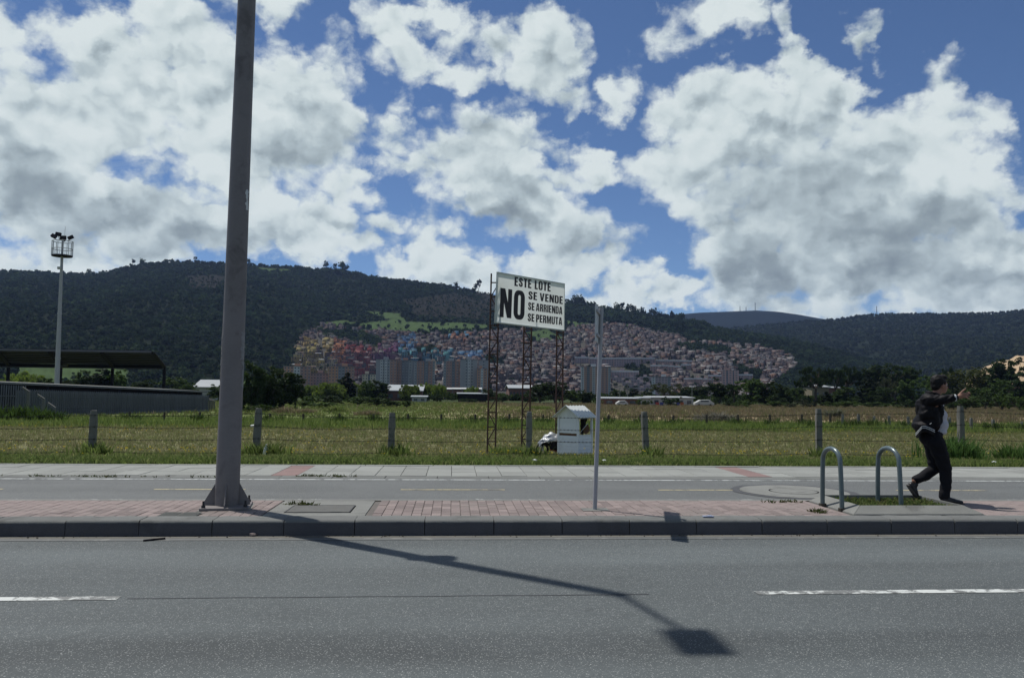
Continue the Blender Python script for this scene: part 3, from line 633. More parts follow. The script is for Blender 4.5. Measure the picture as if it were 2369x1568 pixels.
hill_obj('side_hill', H_right, (1400, 3400), 300, 110, 4200, [(.011, .016, .009)]*5)
hill_obj('distant_ridge', H_far, (1250, 2200), 220, 50, 5300, [(.007, .011, .010)]*5)

# forest on the slopes: one mass of small crowns
def ico():
    bm = bmesh.new(); bmesh.ops.create_icosphere(bm, subdivisions=1, radius=1); v = np.array([p.co[:] for p in bm.verts]); f = np.array([[q.index for q in p.verts] for p in bm.faces]); bm.free(); return v, f
IV, IF = ico()
def crowns(P, hgt, wid, cols, k=15, fs=1.):
    """each crown a loose cluster of leafy facets"""
    n = len(P); u = RNG.normal(size=(n, k, 3)); u /= np.linalg.norm(u, axis=2)[..., None]; u[..., 2] = u[..., 2]*.75+.15
    C0 = u*np.stack([wid, wid, hgt], -1)[:, None, :]*.42*RNG.uniform(.45, 1, (n, k, 1))
    nr = u+RNG.normal(0, .55, (n, k, 3)); nr /= np.linalg.norm(nr, axis=2)[..., None]
    t = np.cross(nr, RNG.normal(size=(n, k, 3))); t /= np.linalg.norm(t, axis=2)[..., None]; b = np.cross(nr, t)
    s = (wid[:, None, None]*RNG.uniform(.22, .40, (n, k, 1))*fs)
    V = np.stack([C0+t*s, C0-t*s*.5+b*s*.85, C0-t*s*.5-b*s*.85], 2)+P[:, None, None, :]+np.array([0, 0, 1])*(hgt*.42)[:, None, None, None]
    Fc = np.arange(n*k*3).reshape(-1, 3); C = np.repeat(np.repeat(cols[:, None, :], k, 1)*RNG.uniform(.8, 1.2, (n, k, 1)), 3, 1)
    return V.reshape(-1, 3), Fc, C.reshape(-1, 3)
def forest(hill, azx, n, dfac, mask=True, hs=(3.6, 8), palette=((.015, .027, .014), (.022, .037, .018), (.029, .045, .021), (.017, .029, .016))):
    a0, a1 = pxae(azx[0], 900)[0], pxae(azx[1], 900)[0]
    az = RNG.uniform(a0, a1, n); D0 = np.interp(az, hill.b, hill.d0); D1 = np.interp(az, hill.az, hill.d1)
    d = D0+(D1*dfac-D0)*RNG.uniform(0, 1, n)**.85
    P = np.stack([np.sin(az)*d, np.cos(az)*d, hill.z(az, d)], -1)
    h = RNG.uniform(*hs, n)*RNG.choice([.7, 1., 1., 1.35], n); keep = np.ones(n, bool)
    clump = .5+.5*np.sin(P[:, 0]/47+2*np.sin(P[:, 1]/83))*np.sin(P[:, 1]/61+1.5*np.sin(P[:, 0]/97))
    if mask:
        cv = cover(hill, P); u = RNG.uniform(0, 1, n)
        keep = (cv == 0) | (cv == 4) | ((cv == 2) & (u < .35)) | ((cv == 1) & (u < .035)) | ((cv == 3) & (u < .085))
        px, py = proj(P); ridge = (px > 1290) & (px < 1640) & (d > D1*.86); h[ridge] *= 1.9
        h[cv == 3] *= .8; h[cv == 2] *= .6
        top = (px > 745) & (px < 830) & (d > D1*.97); h[top] *= 1.8
    keep &= RNG.uniform(0, 1, n) < .55+.45*clump
    P, h, clump = P[keep], h[keep], clump[keep]
    c = np.array(palette)[RNG.integers(0, len(palette), len(P))]*(RNG.uniform(.65, 1.35, (len(P), 1)))*(.8+.5*clump[:, None])
    w = h*RNG.uniform(.75, 1.25, len(P)); nr = np.hypot(P[:, 0], P[:, 1]) < 1150
    a, b = crowns(P[nr], h[nr], w[nr], c[nr], 34, .62), crowns(P[~nr], h[~nr], w[~nr], c[~nr])
    return np.concatenate([a[0], b[0]]), np.concatenate([a[1], b[1]+len(a[0])]), np.concatenate([a[2], b[2]])
V, Fc, C = forest(H_main, (-420, 2300), 68000, 1.01)
fo = np_obj('forest', V, Fc, MA['wood_far'], col=C); tag(fo, 'dense dark green forest covering the long hill', 'forest', kind='stuff')
V, Fc, C = forest(H_right, (1520, 2700), 22000, 1.01, False, (4, 10), ((.016, .026, .013), (.022, .033, .016), (.029, .040, .019)))
fo = np_obj('forest', V, Fc, MA['wood_far'], col=C); tag(fo, 'grey-green woodland on the far slope behind the walking man', 'forest', kind='stuff')

# ------------------------------------------------------------------ houses of the hillside town
ZONES = [([(655, 880), (690, 785), (774, 790), (774, 872)], [(.30, .23, .05), (.34, .27, .08), (.24, .17, .05), (.30, .25, .14)], 'mustard yellow'),
         ([(774, 795), (800, 795), (800, 862), (774, 862)], [(.34, .13, .045), (.28, .11, .05)], 'orange'),
         ([(796, 800), (862, 806), (866, 884), (790, 884)], [(.25, .050, .048), (.20, .045, .05), (.28, .09, .075)], 'dark red'),
         ([(860, 798), (918, 800), (918, 848), (862, 852)], [(.155, .045, .115), (.115, .05, .105), (.17, .07, .11)], 'purple'),
         ([(922, 782), (966, 782), (966, 816), (922, 816)], [(.045, .11, .24), (.06, .14, .24)], 'blue'),
         ([(920, 816), (1045, 816), (1045, 848), (920, 848)], [(.06, .22, .25), (.06, .19, .24), (.08, .25, .26), (.05, .15, .22)], 'turquoise'),
         ([(1025, 770), (1088, 770), (1088, 792), (1025, 792)], [(.30, .13, .075), (.07, .19, .30), (.27, .15, .10)], 'salmon and blue'),
         ([(1058, 818), (1116, 818), (1116, 838), (1058, 838)], [(.06, .14, .27), (.08, .18, .30)], 'bright blue')]
BRICKS = [(.118, .088, .084), (.102, .086, .088), (.138, .104, .094), (.096, .086, .092), (.165, .148, .142), (.122, .096, .098), (.092, .070, .068), (.145, .094, .074), (.20, .185, .172), (.112, .110, .116)]
def zone(px, py):
    for i, (p, c, nm) in enumerate(ZONES):
        if inpoly(np.array([px]), np.array([py]), p)[0]: return i
    return -1
houses = []
rows_d = np.arange(830, 1800, 9.6)
for rI, d in enumerate(rows_d):
    if rI % 6 == 4: continue
    az0, az1 = pxae(650, 900)[0], pxae(1850, 900)[0]; a = az0
    while a < az1:
        w = random.choice([4.6, 5.2, 5.8, 6.4, 7.2, 9.0])*random.uniform(.94, 1.06); a += (w+random.choice([.2, .2, .3, .5, 3.5]))/d
        dd = d+random.uniform(-3.5, 3.5); z = float(H_main.z(a, dd)); p = (math.sin(a)*dd, math.cos(a)*dd, z)
        if math.sin(a*95+d*.004) > .97: continue
        if dd > float(np.interp(a, H_main.az, H_main.d1))*.97: continue
        houses.append((p, w, dd, a))
HP = np.array([h[0] for h in houses]); cv = cover(H_main, HP); hpx, hpy = proj(HP)
def house_shape(w, dp, h, kind, rr):
    """walls, roof slab or pitched sheet roof, roof-top room, windows and door; local frame faces -Y"""
    q = []                                             # (verts, faces, slot) slot 0 wall 1 roof 2 window
    b = MB()
    b.box((0, dp/2, h/2-2.), (w, dp, h+4.), mi=0)
    if kind == 0: b.box((0, dp/2, h+.12), (w+.5, dp+.5, .24), mi=1)
    elif kind == 1:                                    # sheet roof falling to the front
        b.add([(-w/2-.3, -.4, h+.05), (w/2+.3, -.4, h+.05), (w/2+.3, dp+.3, h+.8), (-w/2-.3, dp+.3, h+.8), (-w/2-.3, -.4, h-.1), (w/2+.3, -.4, h-.1), (w/2+.3, dp+.3, h+.6), (-w/2-.3, dp+.3, h+.6)],
              [(0, 1, 2, 3), (7, 6, 5, 4), (0, 4, 5, 1), (1, 5, 6, 2), (2, 6, 7, 3), (3, 7, 4, 0)], mi=1)
    else:
        b.box((0, dp/2, h+.1), (w+.4, dp+.4, .2), mi=1); s = rr.uniform(.4, .6)
        b.box((rr.uniform(-.15, .15)*w, dp*.6, h+1.3), (w*s, dp*.5, 2.3), mi=0); b.box((0, dp*.6, h+2.52), (w*s+.5, dp*.5+.5, .18), mi=1)
    fl = max(1, int(h/2.6)); nw = 2 if w < 8 else 3
    for f in range(fl):
        for k in range(nw):
            if rr.random() < .28: continue
            b.box((-w/2+w*(k+.5)/nw, -.02, 1.5+f*2.6), (w/nw*.5, .12, 1.25), mi=2)
    return b
HM = {}
def soft(c): g_ = sum(c)/3; return tuple(x*.78+g_*.22 for x in c)
def house_colors(i):
    p, w, d, a = houses[i]; z = zone(hpx[i], hpy[i])
    if z >= 0 and random.random() < .86: return soft(random.choice(ZONES[z][1])), z
    return random.choice(BRICKS), -1
ESTATE = [[(1326, 850), (1326, 826), (1605, 830), (1605, 866), (1500, 862)], [(1410, 915), (1410, 858), (1482, 858), (1560, 900), (1560, 915)], [(1578, 896), (1578, 872), (1745, 866), (1745, 896)]]
idx = [i for i in range(len(houses)) if cv[i] == 3 and not any(inpoly(hpx[i:i+1], hpy[i:i+1]-2, p)[0] for p in ESTATE)]
# leave openings so that the green of the slope shows
idx = [i for i in idx if random.random() < (.93 if hpy[i] > 800 else .82)]
# the largest in view get to be houses of their own
def hh(i):
    random.seed(i*13+5); w = houses[i][1]; return random.choice([2.8, 3.4, 5.0, 5.2, 5.4, 7.4, 7.8])*random.uniform(.92, 1.06), random.uniform(7, 9.5), (random.choice([0, 0, 0, 2, 1]) if zone(hpx[i], hpy[i]) >= 0 else random.choice([0, 0, 1, 1, 2]))
front = [i for i in idx if hpy[i] < 884]
zoned = [i for i in front if zone(hpx[i], hpy[i]) >= 0]
order = sorted(zoned, key=lambda i: houses[i][2])[:210]+sorted([i for i in front if zone(hpx[i], hpy[i]) < 0], key=lambda i: houses[i][2])[:90]
own = set(order)
wallmats = {}
def wmat(c):
    c = tuple(round(x, 3) for x in c)
    if c not in wallmats: wallmats[c] = M('house_wall', c, .9, .2, .25, 2., 0, rnd=.15)
    return wallmats[c]
roofmats = [M('zinc_roof', (.27, .28, .29), .6, .2, .3, 3., 0, rnd=.3), M('cement_roof', (.14, .135, .13), .9, .2, .3, 3., 0, rnd=.2), M('rusty_roof', (.15, .10, .085), .9, .2, .3, 3., 0, rnd=.2)]
winm = M('house_window', (.035, .035, .042), .5, .2, .5, 3., 0)
protos = {}
SV, SF, SC = [], [], []; nv = 0
ROOFC = [(.26, .26, .27), (.15, .145, .145), (.13, .10, .09), (.19, .19, .20), (.38, .39, .39), (.14, .12, .118)]
cnt = {}
for i in idx:
    p, w, d, a = houses[i]; h, dp, kind = hh(i); c, z = house_colors(i)
    face = random.choice([0, 0, 0, .12, -.12, .3, -.35])
    if i in own:
        wq, hq = round(w*1.0)/1.0, round(h/1.3)*1.3; key = (wq, hq, kind, c); rm = random.randrange(3)
        if key not in protos:
            o = house_shape(wq, 8., hq, kind, random).build('house', [wmat(c), roofmats[rm], winm]); protos[key] = o.data; bpy.data.objects.remove(o)
        o = link(bpy.data.objects.new('house', protos[key])); o.location = p; o.rotation_euler.z = -a+face
        nm = ZONES[z][2] if z >= 0 else 'bare brick'
        if nm == 'salmon and blue': nm = 'salmon' if c[0] > c[2] else 'sky blue'
        lab = {'mustard yellow': 'small mustard yellow house in the yellow block', 'orange': 'small orange house between the yellow and the red blocks', 'dark red': 'small red house in the red block of the hillside town',
               'purple': 'small purple house in the purple block of the hillside town', 'blue': 'small deep blue house right of the purple block', 'turquoise': 'small turquoise house above the grey towers', 'salmon': 'small salmon house high on the town slope',
               'sky blue': 'small sky blue house high on the town slope', 'bright blue': 'small bright blue house beside the billboard mast', 'bare brick': 'small bare brick house low on the crowded town slope'}[nm]
        st = 'one-storey' if hq < 4.6 else 'two-storey' if hq < 7 else 'three-storey'; rf = ['flat-roofed', 'sheet-roofed', 'roof-room'][kind]; sd_ = ['pale-topped', 'grey-topped', 'rust-topped'][min(2, [m_.name for m_ in roofmats].index(protos[key].materials[1].name))]
        lab = lab.replace(' of the hillside town', ' of the town').replace('small ', f'{st} {rf} ' if kind < 2 else f'{st} ').replace(' house', f' {sd_} house' if kind < 2 else f' {sd_} house with roof-top room', 1)
        tag(o, lab, 'house', lab.replace(' house', ' houses', 1))
    else:
        b = house_shape(w, dp, h, kind, random); V = np.array(b.v); cs, sn = math.cos(-a+face), math.sin(-a+face)
        V = np.stack([V[:, 0]*cs-V[:, 1]*sn, V[:, 0]*sn+V[:, 1]*cs, V[:, 2]], -1)+np.array(p)
        k = random.uniform(.75, 1.25); cm = [np.array(c)*k, np.array(random.choice(ROOFC))*random.uniform(.8, 1.2), np.array((.04, .04, .048))]
        C = np.zeros((len(V), 3)); Fq = np.array(b.f)
        for f, s in zip(b.f, b.m): C[list(f)] = cm[s]
        SV.append(V); SF.append(Fq+nv); SC.append(C); nv += len(V)
random.seed(11)
so = np_obj('town_houses', np.concatenate(SV), np.concatenate(SF), MA['attrib'], col=np.concatenate(SC)); tag(so, 'crowded brick and cement houses covering the hillside', 'houses', kind='stuff')

# ------------------------------------------------------------------ apartment blocks
def block(name, x0, x1, ytop, ybase, d, floors, bays, label, walls, depth=12., cat='building', group=None, roof=None, cornice=False, face=0., stripes=None, z0=None):
    """x0..x1, ytop..ybase measured outline; d distance in metres"""
    a = at((x0+x1)/2, ybase, 1.); az = math.atan2(a.x, a.y)
    def pt(x, y):
        q = ray(x, y); return CAM+q*(d/math.hypot(q.x, q.y))
    zb, zt = pt((x0+x1)/2, ybase).z, pt((x0+x1)/2, ytop).z; w = (x1-x0)/FPX*d
    h = zt-zb; c = pt((x0+x1)/2, ybase)
    root = empty(name, (c.x, c.y, zb), -az+face); tag(root, label, cat, group)
    n = len(walls); bwid = w/sum(s for s, _ in walls); x = -w/2
    win = MB(); fr = MB()
    for s, cname in walls:
        ww = s*bwid; b = MB(); fwd = 0. if not stripes else stripes.get(cname, 0.)
        b.box((x+ww/2, depth/2-fwd/2, h/2-6), (ww-.03, depth+fwd, h+12)); b.build('wall', wallcol(cname), root)
        nb = max(1, int(round(ww/3.2)))
        if cname != 'blank':
            for f in range(floors):
                for k in range(nb):
                    zz = (f+.55)*h/floors
                    win.box((x+ww*(k+.5)/nb, -fwd+.0, zz), (ww/nb*.42, .25, h/floors*.42))
                    fr.box((x+ww*(k+.5)/nb, -fwd+.02, zz-h/floors*.25), (ww/nb*.5, .4, .15))
        x += ww
    wo_ = win.build('windows', MA['glass'], root); wo_['kind'] = 'stuff'
    fo_ = fr.build('sills', MA['whitewall'], root); fo_['kind'] = 'stuff'
    b = MB(); b.box((0, depth/2, h+.25), (w+.5, depth+.8, .5)); b.build('roof', roof or roofmats[1], root)
    if cornice:
        b = MB(); b.box((0, -.5, h-.55), (w+.3, .7, 1.5)); b.build('cornice', wallcol('pale'), root)
        for q in np.linspace(-w/2, w/2, max(3, int(w/9)+1)): b = MB(); b.box((q, -.25, h/2-6), (.8, .6, h+12)); b.build('pier', wallcol('pink'), root)
    b = MB(); b.box((random.uniform(-.2, .2)*w, depth*.6, h+1.7), (min(5, w*.3), 4, 2.6)); b.build('roof_room', wallcol(walls[0][1]), root)
    return root
WC = {'grey': (.27, .285, .285), 'pale': (.45, .465, .46), 'brick': (.31, .185, .14), 'dkgrey': (.17, .178, .19), 'blank': (.26, .268, .272), 'mauve': (.30, .23, .235), 'pink': (.37, .25, .22), 'cream': (.50, .44, .32), 'orange': (.38, .215, .135), 'white': (.5, .51, .5)}
WCM = {}
def wallcol(c):
    if c not in WCM: WCM[c] = M('wall_'+c, WC[c], .9, .1, .1, 1.5, 0)
    return WCM[c]
TG = 'grey and brick apartment towers'
block('apartment_tower', 869, 916, 832, 912, 770, 12, 8, 'widest grey tower with pale stripes, left end of the tower row', [(2, 'blank'), (1, 'pale'), (1, 'grey'), (1, 'pale'), (1.4, 'grey'), (3, 'brick')], 15, group=TG, stripes={'pale': .8})
block('apartment_tower', 916, 956, 834, 912, 778, 12, 6, 'brick-fronted tower joined to the striped grey tower', [(1.6, 'brick'), (2.2, 'dkgrey'), (1.2, 'grey'), (.5, 'blank')], 15, group=TG, stripes={'brick': .8})
block('apartment_tower', 957, 1005, 836, 912, 775, 12, 7, 'brick and dark grey tower, second from the striped grey tower', [(1, 'grey'), (2.2, 'brick'), (1.4, 'dkgrey'), (1.3, 'brick'), (.8, 'grey')], 15, group=TG, stripes={'brick': .8})
block('apartment_tower', 1025, 1063, 836, 914, 765, 12, 6, 'narrow brick tower in the middle of the tower row', [(.8, 'grey'), (1.4, 'brick'), (.9, 'dkgrey'), (1.3, 'brick')], 15, group=TG, stripes={'brick': .9})
block('apartment_tower', 1064, 1104, 832, 914, 760, 12, 6, 'plain grey tower with one pale window stripe', [(1.5, 'blank'), (1, 'grey'), (.8, 'pale'), (1, 'grey'), (1.3, 'blank')], 15, group=TG, stripes={'pale': .8})
block('apartment_tower', 1106, 1130, 834, 914, 790, 12, 4, 'tall grey tower partly behind the left billboard mast', [(1, 'blank'), (1, 'grey'), (1, 'blank')], 15, group=TG)
block('apartment_tower', 1103, 1126, 853, 914, 750, 10, 3, 'lower brick tower in front of the mast-side grey tower', [(1, 'orange'), (.7, 'pale'), (1, 'orange')], 13, group=TG, stripes={'pale': .6})
AG = 'brown apartment blocks left of the towers'
block('apartment_block', 657, 716, 848, 905, 700, 8, 6, 'brown block with pale centre, behind the dark trees', [(1.2, 'orange'), (.8, 'pale'), (1.3, 'brick')], 14, group=AG)
block('apartment_block', 718, 758, 864, 905, 715, 6, 5, 'lower mauve block between two brown blocks', [(1, 'pink'), (1, 'mauve'), (1, 'pink')], 14, group=AG)
block('apartment_block', 760, 818, 848, 905, 705, 8, 6, 'brown block with grey window strip behind the cypress', [(1.3, 'orange'), (.9, 'dkgrey'), (1.3, 'brick')], 14, group=AG)
block('apartment_block', 838, 868, 866, 905, 720, 6, 3, 'small cream block left of the striped grey tower', [(1, 'cream'), (.4, 'dkgrey'), (1, 'cream')], 12, group=AG)
block('apartment_tower', 1344, 1412, 849, 912, 760, 13, 9, 'orange and white striped tower behind the thin sign pole', [(.7, 'pale'), (.5, 'orange'), (.7, 'dkgrey'), (.5, 'orange'), (.7, 'pale'), (.5, 'orange'), (.7, 'dkgrey'), (1.5, 'brick'), (.5, 'grey')], 14, group='towers in front of the town', stripes={'orange': 1.2})
block('apartment_tower', 1671, 1708, 857, 905, 880, 12, 5, 'pinkish red tower at the right end of the town', [(1, 'pink'), (.4, 'dkgrey'), (1, 'pink'), (.3, 'dkgrey'), (1, 'pink')], 14, group='towers in front of the town', stripes={'pink': .8})
block('apartment_tower', 1508, 1551, 872, 908, 830, 7, 5, 'grey-pink block with four orange roof boxes', [(.6, 'pale'), (2, 'mauve'), (.5, 'dkgrey')], 14, group='towers in front of the town')
EST = 'terraced housing estate blocks on the slope'
k = 0
for x0, x1, yt, yb, lab in ((1330, 1362, 826, 838, 'short mauve estate block left end of the top row'), (1364, 1419, 828, 846, 'long mauve block, left of the two largest estate blocks'), (1421, 1482, 828, 846, 'long mauve block, right of the two largest estate blocks'),
    (1484, 1515, 828, 839, 'small pale-roofed estate block right of the long mauve blocks'), (1517, 1560, 833, 841, 'low estate block in the middle of the top row'), (1562, 1600, 834, 842, 'low estate block at the right end of the top row'),
    (1505, 1528, 845, 860, 'first of four square pink estate blocks in a row'), (1529, 1545, 845, 860, 'second of four square pink estate blocks in a row'), (1546, 1559, 846, 861, 'third of four square pink estate blocks in a row'), (1560, 1575, 847, 861, 'last of four square pink estate blocks in a row'),
    (1576, 1600, 843, 853, 'small estate block behind the four pink blocks'), (1415, 1477, 858, 871, 'long terrace block below the mauve blocks'), (1583, 1604, 875, 892, 'first of four brick blocks low on the right slope'), (1605, 1624, 875, 892, 'second of four brick blocks low on the right slope'), (1625, 1637, 876, 892, 'third of four brick blocks low on the right slope'), (1638, 1652, 876, 892, 'last of four brick blocks low on the right slope'),
    (1640, 1670, 868, 882, 'brick block just left of the pinkish red tower'), (1709, 1740, 866, 880, 'pale-roofed block just right of the pinkish red tower')):
    P_, dd = H_main.hit((x0+x1)/2, yb)
    block('estate_block', x0, x1, yt, yb, min(dd, 1250)-8, 5, 6, lab, [(1, 'mauve' if 'mauve' in lab else 'pink')], 11, group=EST, roof=roofmats[0], cornice=True)
# terraces of small white-roofed houses on the estate slope
TR = 'white-roofed terrace rows'
for r_ in range(5):
    for q in range(4):
        x = 1425+r_*14+q*34; y = 880+r_*6-q*1.0
        P_, dd = H_main.hit(x, y); dd = min(dd, 1150)
        block('terrace_row', x-13, x+13, y-6, y, dd, 2, 4, f"white-roofed terrace, {['first', 'second', 'third', 'fourth'][q]} of the {['top', 'second', 'middle', 'fourth', 'bottom'][r_]} row beside the striped tower", [(1, 'mauve')], 7, group=TR, roof=MA['whitewall'])

# ------------------------------------------------------------------ trees
def leaf_mesh(name, lobes, n, size, mat, seed, droop=0., shell=.55, asp=1.):
    """lobes: (cx, cy, cz, rx, ry, rz); leaves gather in clumps through the volume of each lobe"""
    rg = np.random.default_rng(seed); vol = np.array([l[3]*l[4]*l[5] for l in lobes])**.7; pick = rg.choice(len(lobes), n, p=vol/vol.sum())
    L = np.array(lobes)[pick]
    # clump centres
    nc = max(14, n//40); cp = rg.choice(len(lobes), nc, p=vol/vol.sum()); LC = np.array(lobes)[cp]
    u = rg.normal(size=(nc, 3)); u /= np.linalg.norm(u, axis=1)[:, None]; r = rg.uniform(shell**3, 1, nc)**(1/3)
    CC = LC[:, :3]+u*r[:, None]*LC[:, 3:]; CRr = LC[:, 3:].mean(1)*rg.uniform(.22, .46, nc)
    ci = rg.integers(0, nc, n); v = rg.normal(size=(n, 3)); v /= np.linalg.norm(v, axis=1)[:, None]
    P = CC[ci]+v*(CRr[ci]*rg.uniform(0, 1, n)**.5)[:, None]*np.array([1, 1, .75])
    if droop: P[:, 2] -= droop*rg.uniform(0, 1, n)**2
    a = rg.normal(size=(n, 3)); a[:, 2] *= .6; a /= np.linalg.norm(a, axis=1)[:, None]
    if droop: a = a*.35+np.array([0, 0, -1]); a /= np.linalg.norm(a, axis=1)[:, None]
    b = np.cross(a, rg.normal(size=(n, 3))); b /= np.linalg.norm(b, axis=1)[:, None]
    s = (size*rg.uniform(.6, 1.4, n))[:, None]
    V = np.stack([P-a*s*asp, P-b*s*.45, P+a*s*asp, P+b*s*.45], 1).reshape(-1, 3)
    Fc = np.arange(4*n).reshape(-1, 4)
    return np_mesh(name, V, Fc, mat)
def trunk_mesh(name, h, r, lobes, seed, fork=.35):
    rr = random.Random(seed); b = MB(); pts = [(rr.uniform(-.02, .02)*h*i, rr.uniform(-.02, .02)*h*i, h*fork*i/3) for i in range(4)]
    pts[0] = (0, 0, -.3); b.tube(pts, [r*1.25, r, r*.85, r*.75], 7)
    top = Vector(pts[-1])
    for l in lobes[:7]:
        c = Vector(l[:3]); e = c+Vector((0, 0, l[5]*.3)); mid = top.lerp(e, .5)+Vector((rr.uniform(-.1, .1)*h*.4, rr.uniform(-.1, .1)*h*.4, -.03*h))
        b.tube([top-Vector((0, 0, .02*h)), mid, e], [r*.6, r*.34, r*.1], 5)
        for q in range(2):
            b.tube([mid, mid.lerp(e, .6)+Vector((rr.uniform(-1, 1)*l[3]*.6, rr.uniform(-1, 1)*l[4]*.6, rr.uniform(0, .5)*l[5]))], [r*.22, r*.06], 4)
    o = b.build(name, MA['bark'], None, smooth=True); d = o.data; bpy.data.objects.remove(o); return d
TK = {}
def tree_kind(kind, v):
    """unit trees: height 1, crown half-width about .4"""
    key = (kind, v)
    if key in TK: return TK[key]
    rr = random.Random(hash(kind) % 1000+v*17 if False else sum(map(ord, kind))+v*17); U = rr.uniform
    if kind == 'broad':
        L = [(U(-.22, .22), U(-.22, .22), U(.36, .8), U(.17, .27), U(.17, .27), U(.15, .23)) for _ in range(11)]; a = (L, 4200, .020, 'lf_dark', 0., .5, 1.); f = .28
    elif kind == 'mid':
        L = [(U(-.2, .2), U(-.2, .2), U(.28, .8), U(.16, .26), U(.16, .26), U(.15, .22)) for _ in range(12)]; a = (L, 3900, .021, 'lf_mid', 0., .5, 1.); f = .22
    elif kind == 'low':     # foliage to the ground
        L = [(U(-.22, .22), U(-.22, .22), U(.10, .8), U(.17, .27), U(.17, .27), U(.16, .24)) for _ in range(16)]; a = (L, 5200, .021, 'lf_dark', 0., .5, 1.); f = .15
    elif kind == 'lowmid':
        L = [(U(-.24, .24), U(-.24, .24), U(.12, .8), U(.17, .27), U(.17, .27), U(.16, .24)) for _ in range(16)]; a = (L, 4800, .021, 'lf_mid', 0., .5, 1.); f = .15
    elif kind == 'willow':
        L = [(U(-.24, .24), U(-.24, .24), U(.42, .82), U(.17, .28), U(.17, .28), U(.16, .22)) for _ in range(12)]; a = (L, 4200, .022, 'lf_willow', .16, .5, 1.3); f = .3
    elif kind == 'cypress':
        L = [(U(-.03, .03), U(-.03, .03), z, w, w, .13) for z, w in ((.12, .17), (.25, .19), (.38, .19), (.5, .18), (.62, .16), (.74, .12), (.85, .08), (.93, .04))]; a = (L, 3600, .018, 'lf_cyp', 0., .6, 1.2); f = .1
    elif kind == 'gum':     # tall eucalyptus, open, bare lower trunk
        L = [(U(-.24, .24), U(-.24, .24), U(.55, .88), U(.11, .19), U(.11, .19), U(.08, .13)) for _ in range(10)]; a = (L, 2600, .018, 'lf_dark', .03, .3, 1.2); f = .42
    elif kind == 'grey':
        L = [(U(-.3, .3), U(-.3, .3), U(.35, .82), U(.14, .22), U(.14, .22), U(.1, .16)) for _ in range(10)]; a = (L, 1500, .018, 'lf_grey', .02, .2, 1.); f = .3
    elif kind == 'olive':
        L = [(0, 0, .5, .44, .44, .46), (U(-.1, .1), 0, .42, .42, .42, .38)]; a = (L, 5200, .021, 'lf_olive', 0., .8, 1.); f = .2
    elif kind == 'shrub':
        L = [(U(-.5, .5), U(-.4, .4), U(.25, .65), U(.25, .4), U(.25, .4), U(.22, .32)) for _ in range(8)]; a = (L, 1700, .045, 'lf_mid', 0., .5, 1.); f = .1
    elif kind == 'shrubdark':
        L = [(U(-.5, .5), U(-.4, .4), U(.25, .65), U(.25, .4), U(.25, .4), U(.22, .32)) for _ in range(8)]; a = (L, 1700, .045, 'lf_dark', 0., .5, 1.); f = .1
    elif kind == 'shrubpale':
        L = [(U(-.5, .5), U(-.4, .4), U(.25, .65), U(.25, .4), U(.25, .4), U(.22, .32)) for _ in range(8)]; a = (L, 1500, .045, 'lf_grey', 0., .5, 1.); f = .1
    L, n, size, mt, droop, shell, asp = a; n = int(n*1.25); size *= 1.55 if 'shrub' not in kind else 1.2
    cr_ = leaf_mesh('crown', L, n, size, MA[mt], sum(map(ord, kind))*7+v, droop, shell, asp); tr = trunk_mesh('trunk', 1., .028 if 'shrub' not in kind else .03, L, v+5, f)
    TK[key] = (cr_, tr); return TK[key]
usedlab = {}
def tree(x, ytop, ybase, wpx, kind, label, Y=None, v=None, group='trees beyond the field', cat='tree', zb=None):
    """stands on the flat field where its foot shows"""
    zb = FLOOR-.03 if zb is None else zb
    hor = 903.5+(x-1047)*.0105
    Y = Y or min(260., (CAMZ-zb)*FPX/max(6., ybase-hor))
    p = at(x, ybase, Y); h = (ybase-ytop)/FPX*Y; z = p.z if Y > 261 else zb
    h = at(x, ytop, Y).z-z
    v = random.randrange(3) if v is None else v
    c, t = tree_kind(kind, v); ext = .44 if 'shrub' not in kind else .75
    if kind == 'cypress': ext = .19
    k_ = 1.16 if x > 1640 else 1.08; w = wpx*k_/FPX*Y/2/ext; h *= 1.05 if x > 1640 else 1.
    o = empty('shrub' if 'shrub' in kind else 'tree', (p.x, Y, z), random.uniform(0, 6.28)); o.scale = (w, w, h)
    k = link(bpy.data.objects.new('crown', c), o); k2 = link(bpy.data.objects.new('trunk', t), o)
    tag(o, label, cat, group); return o
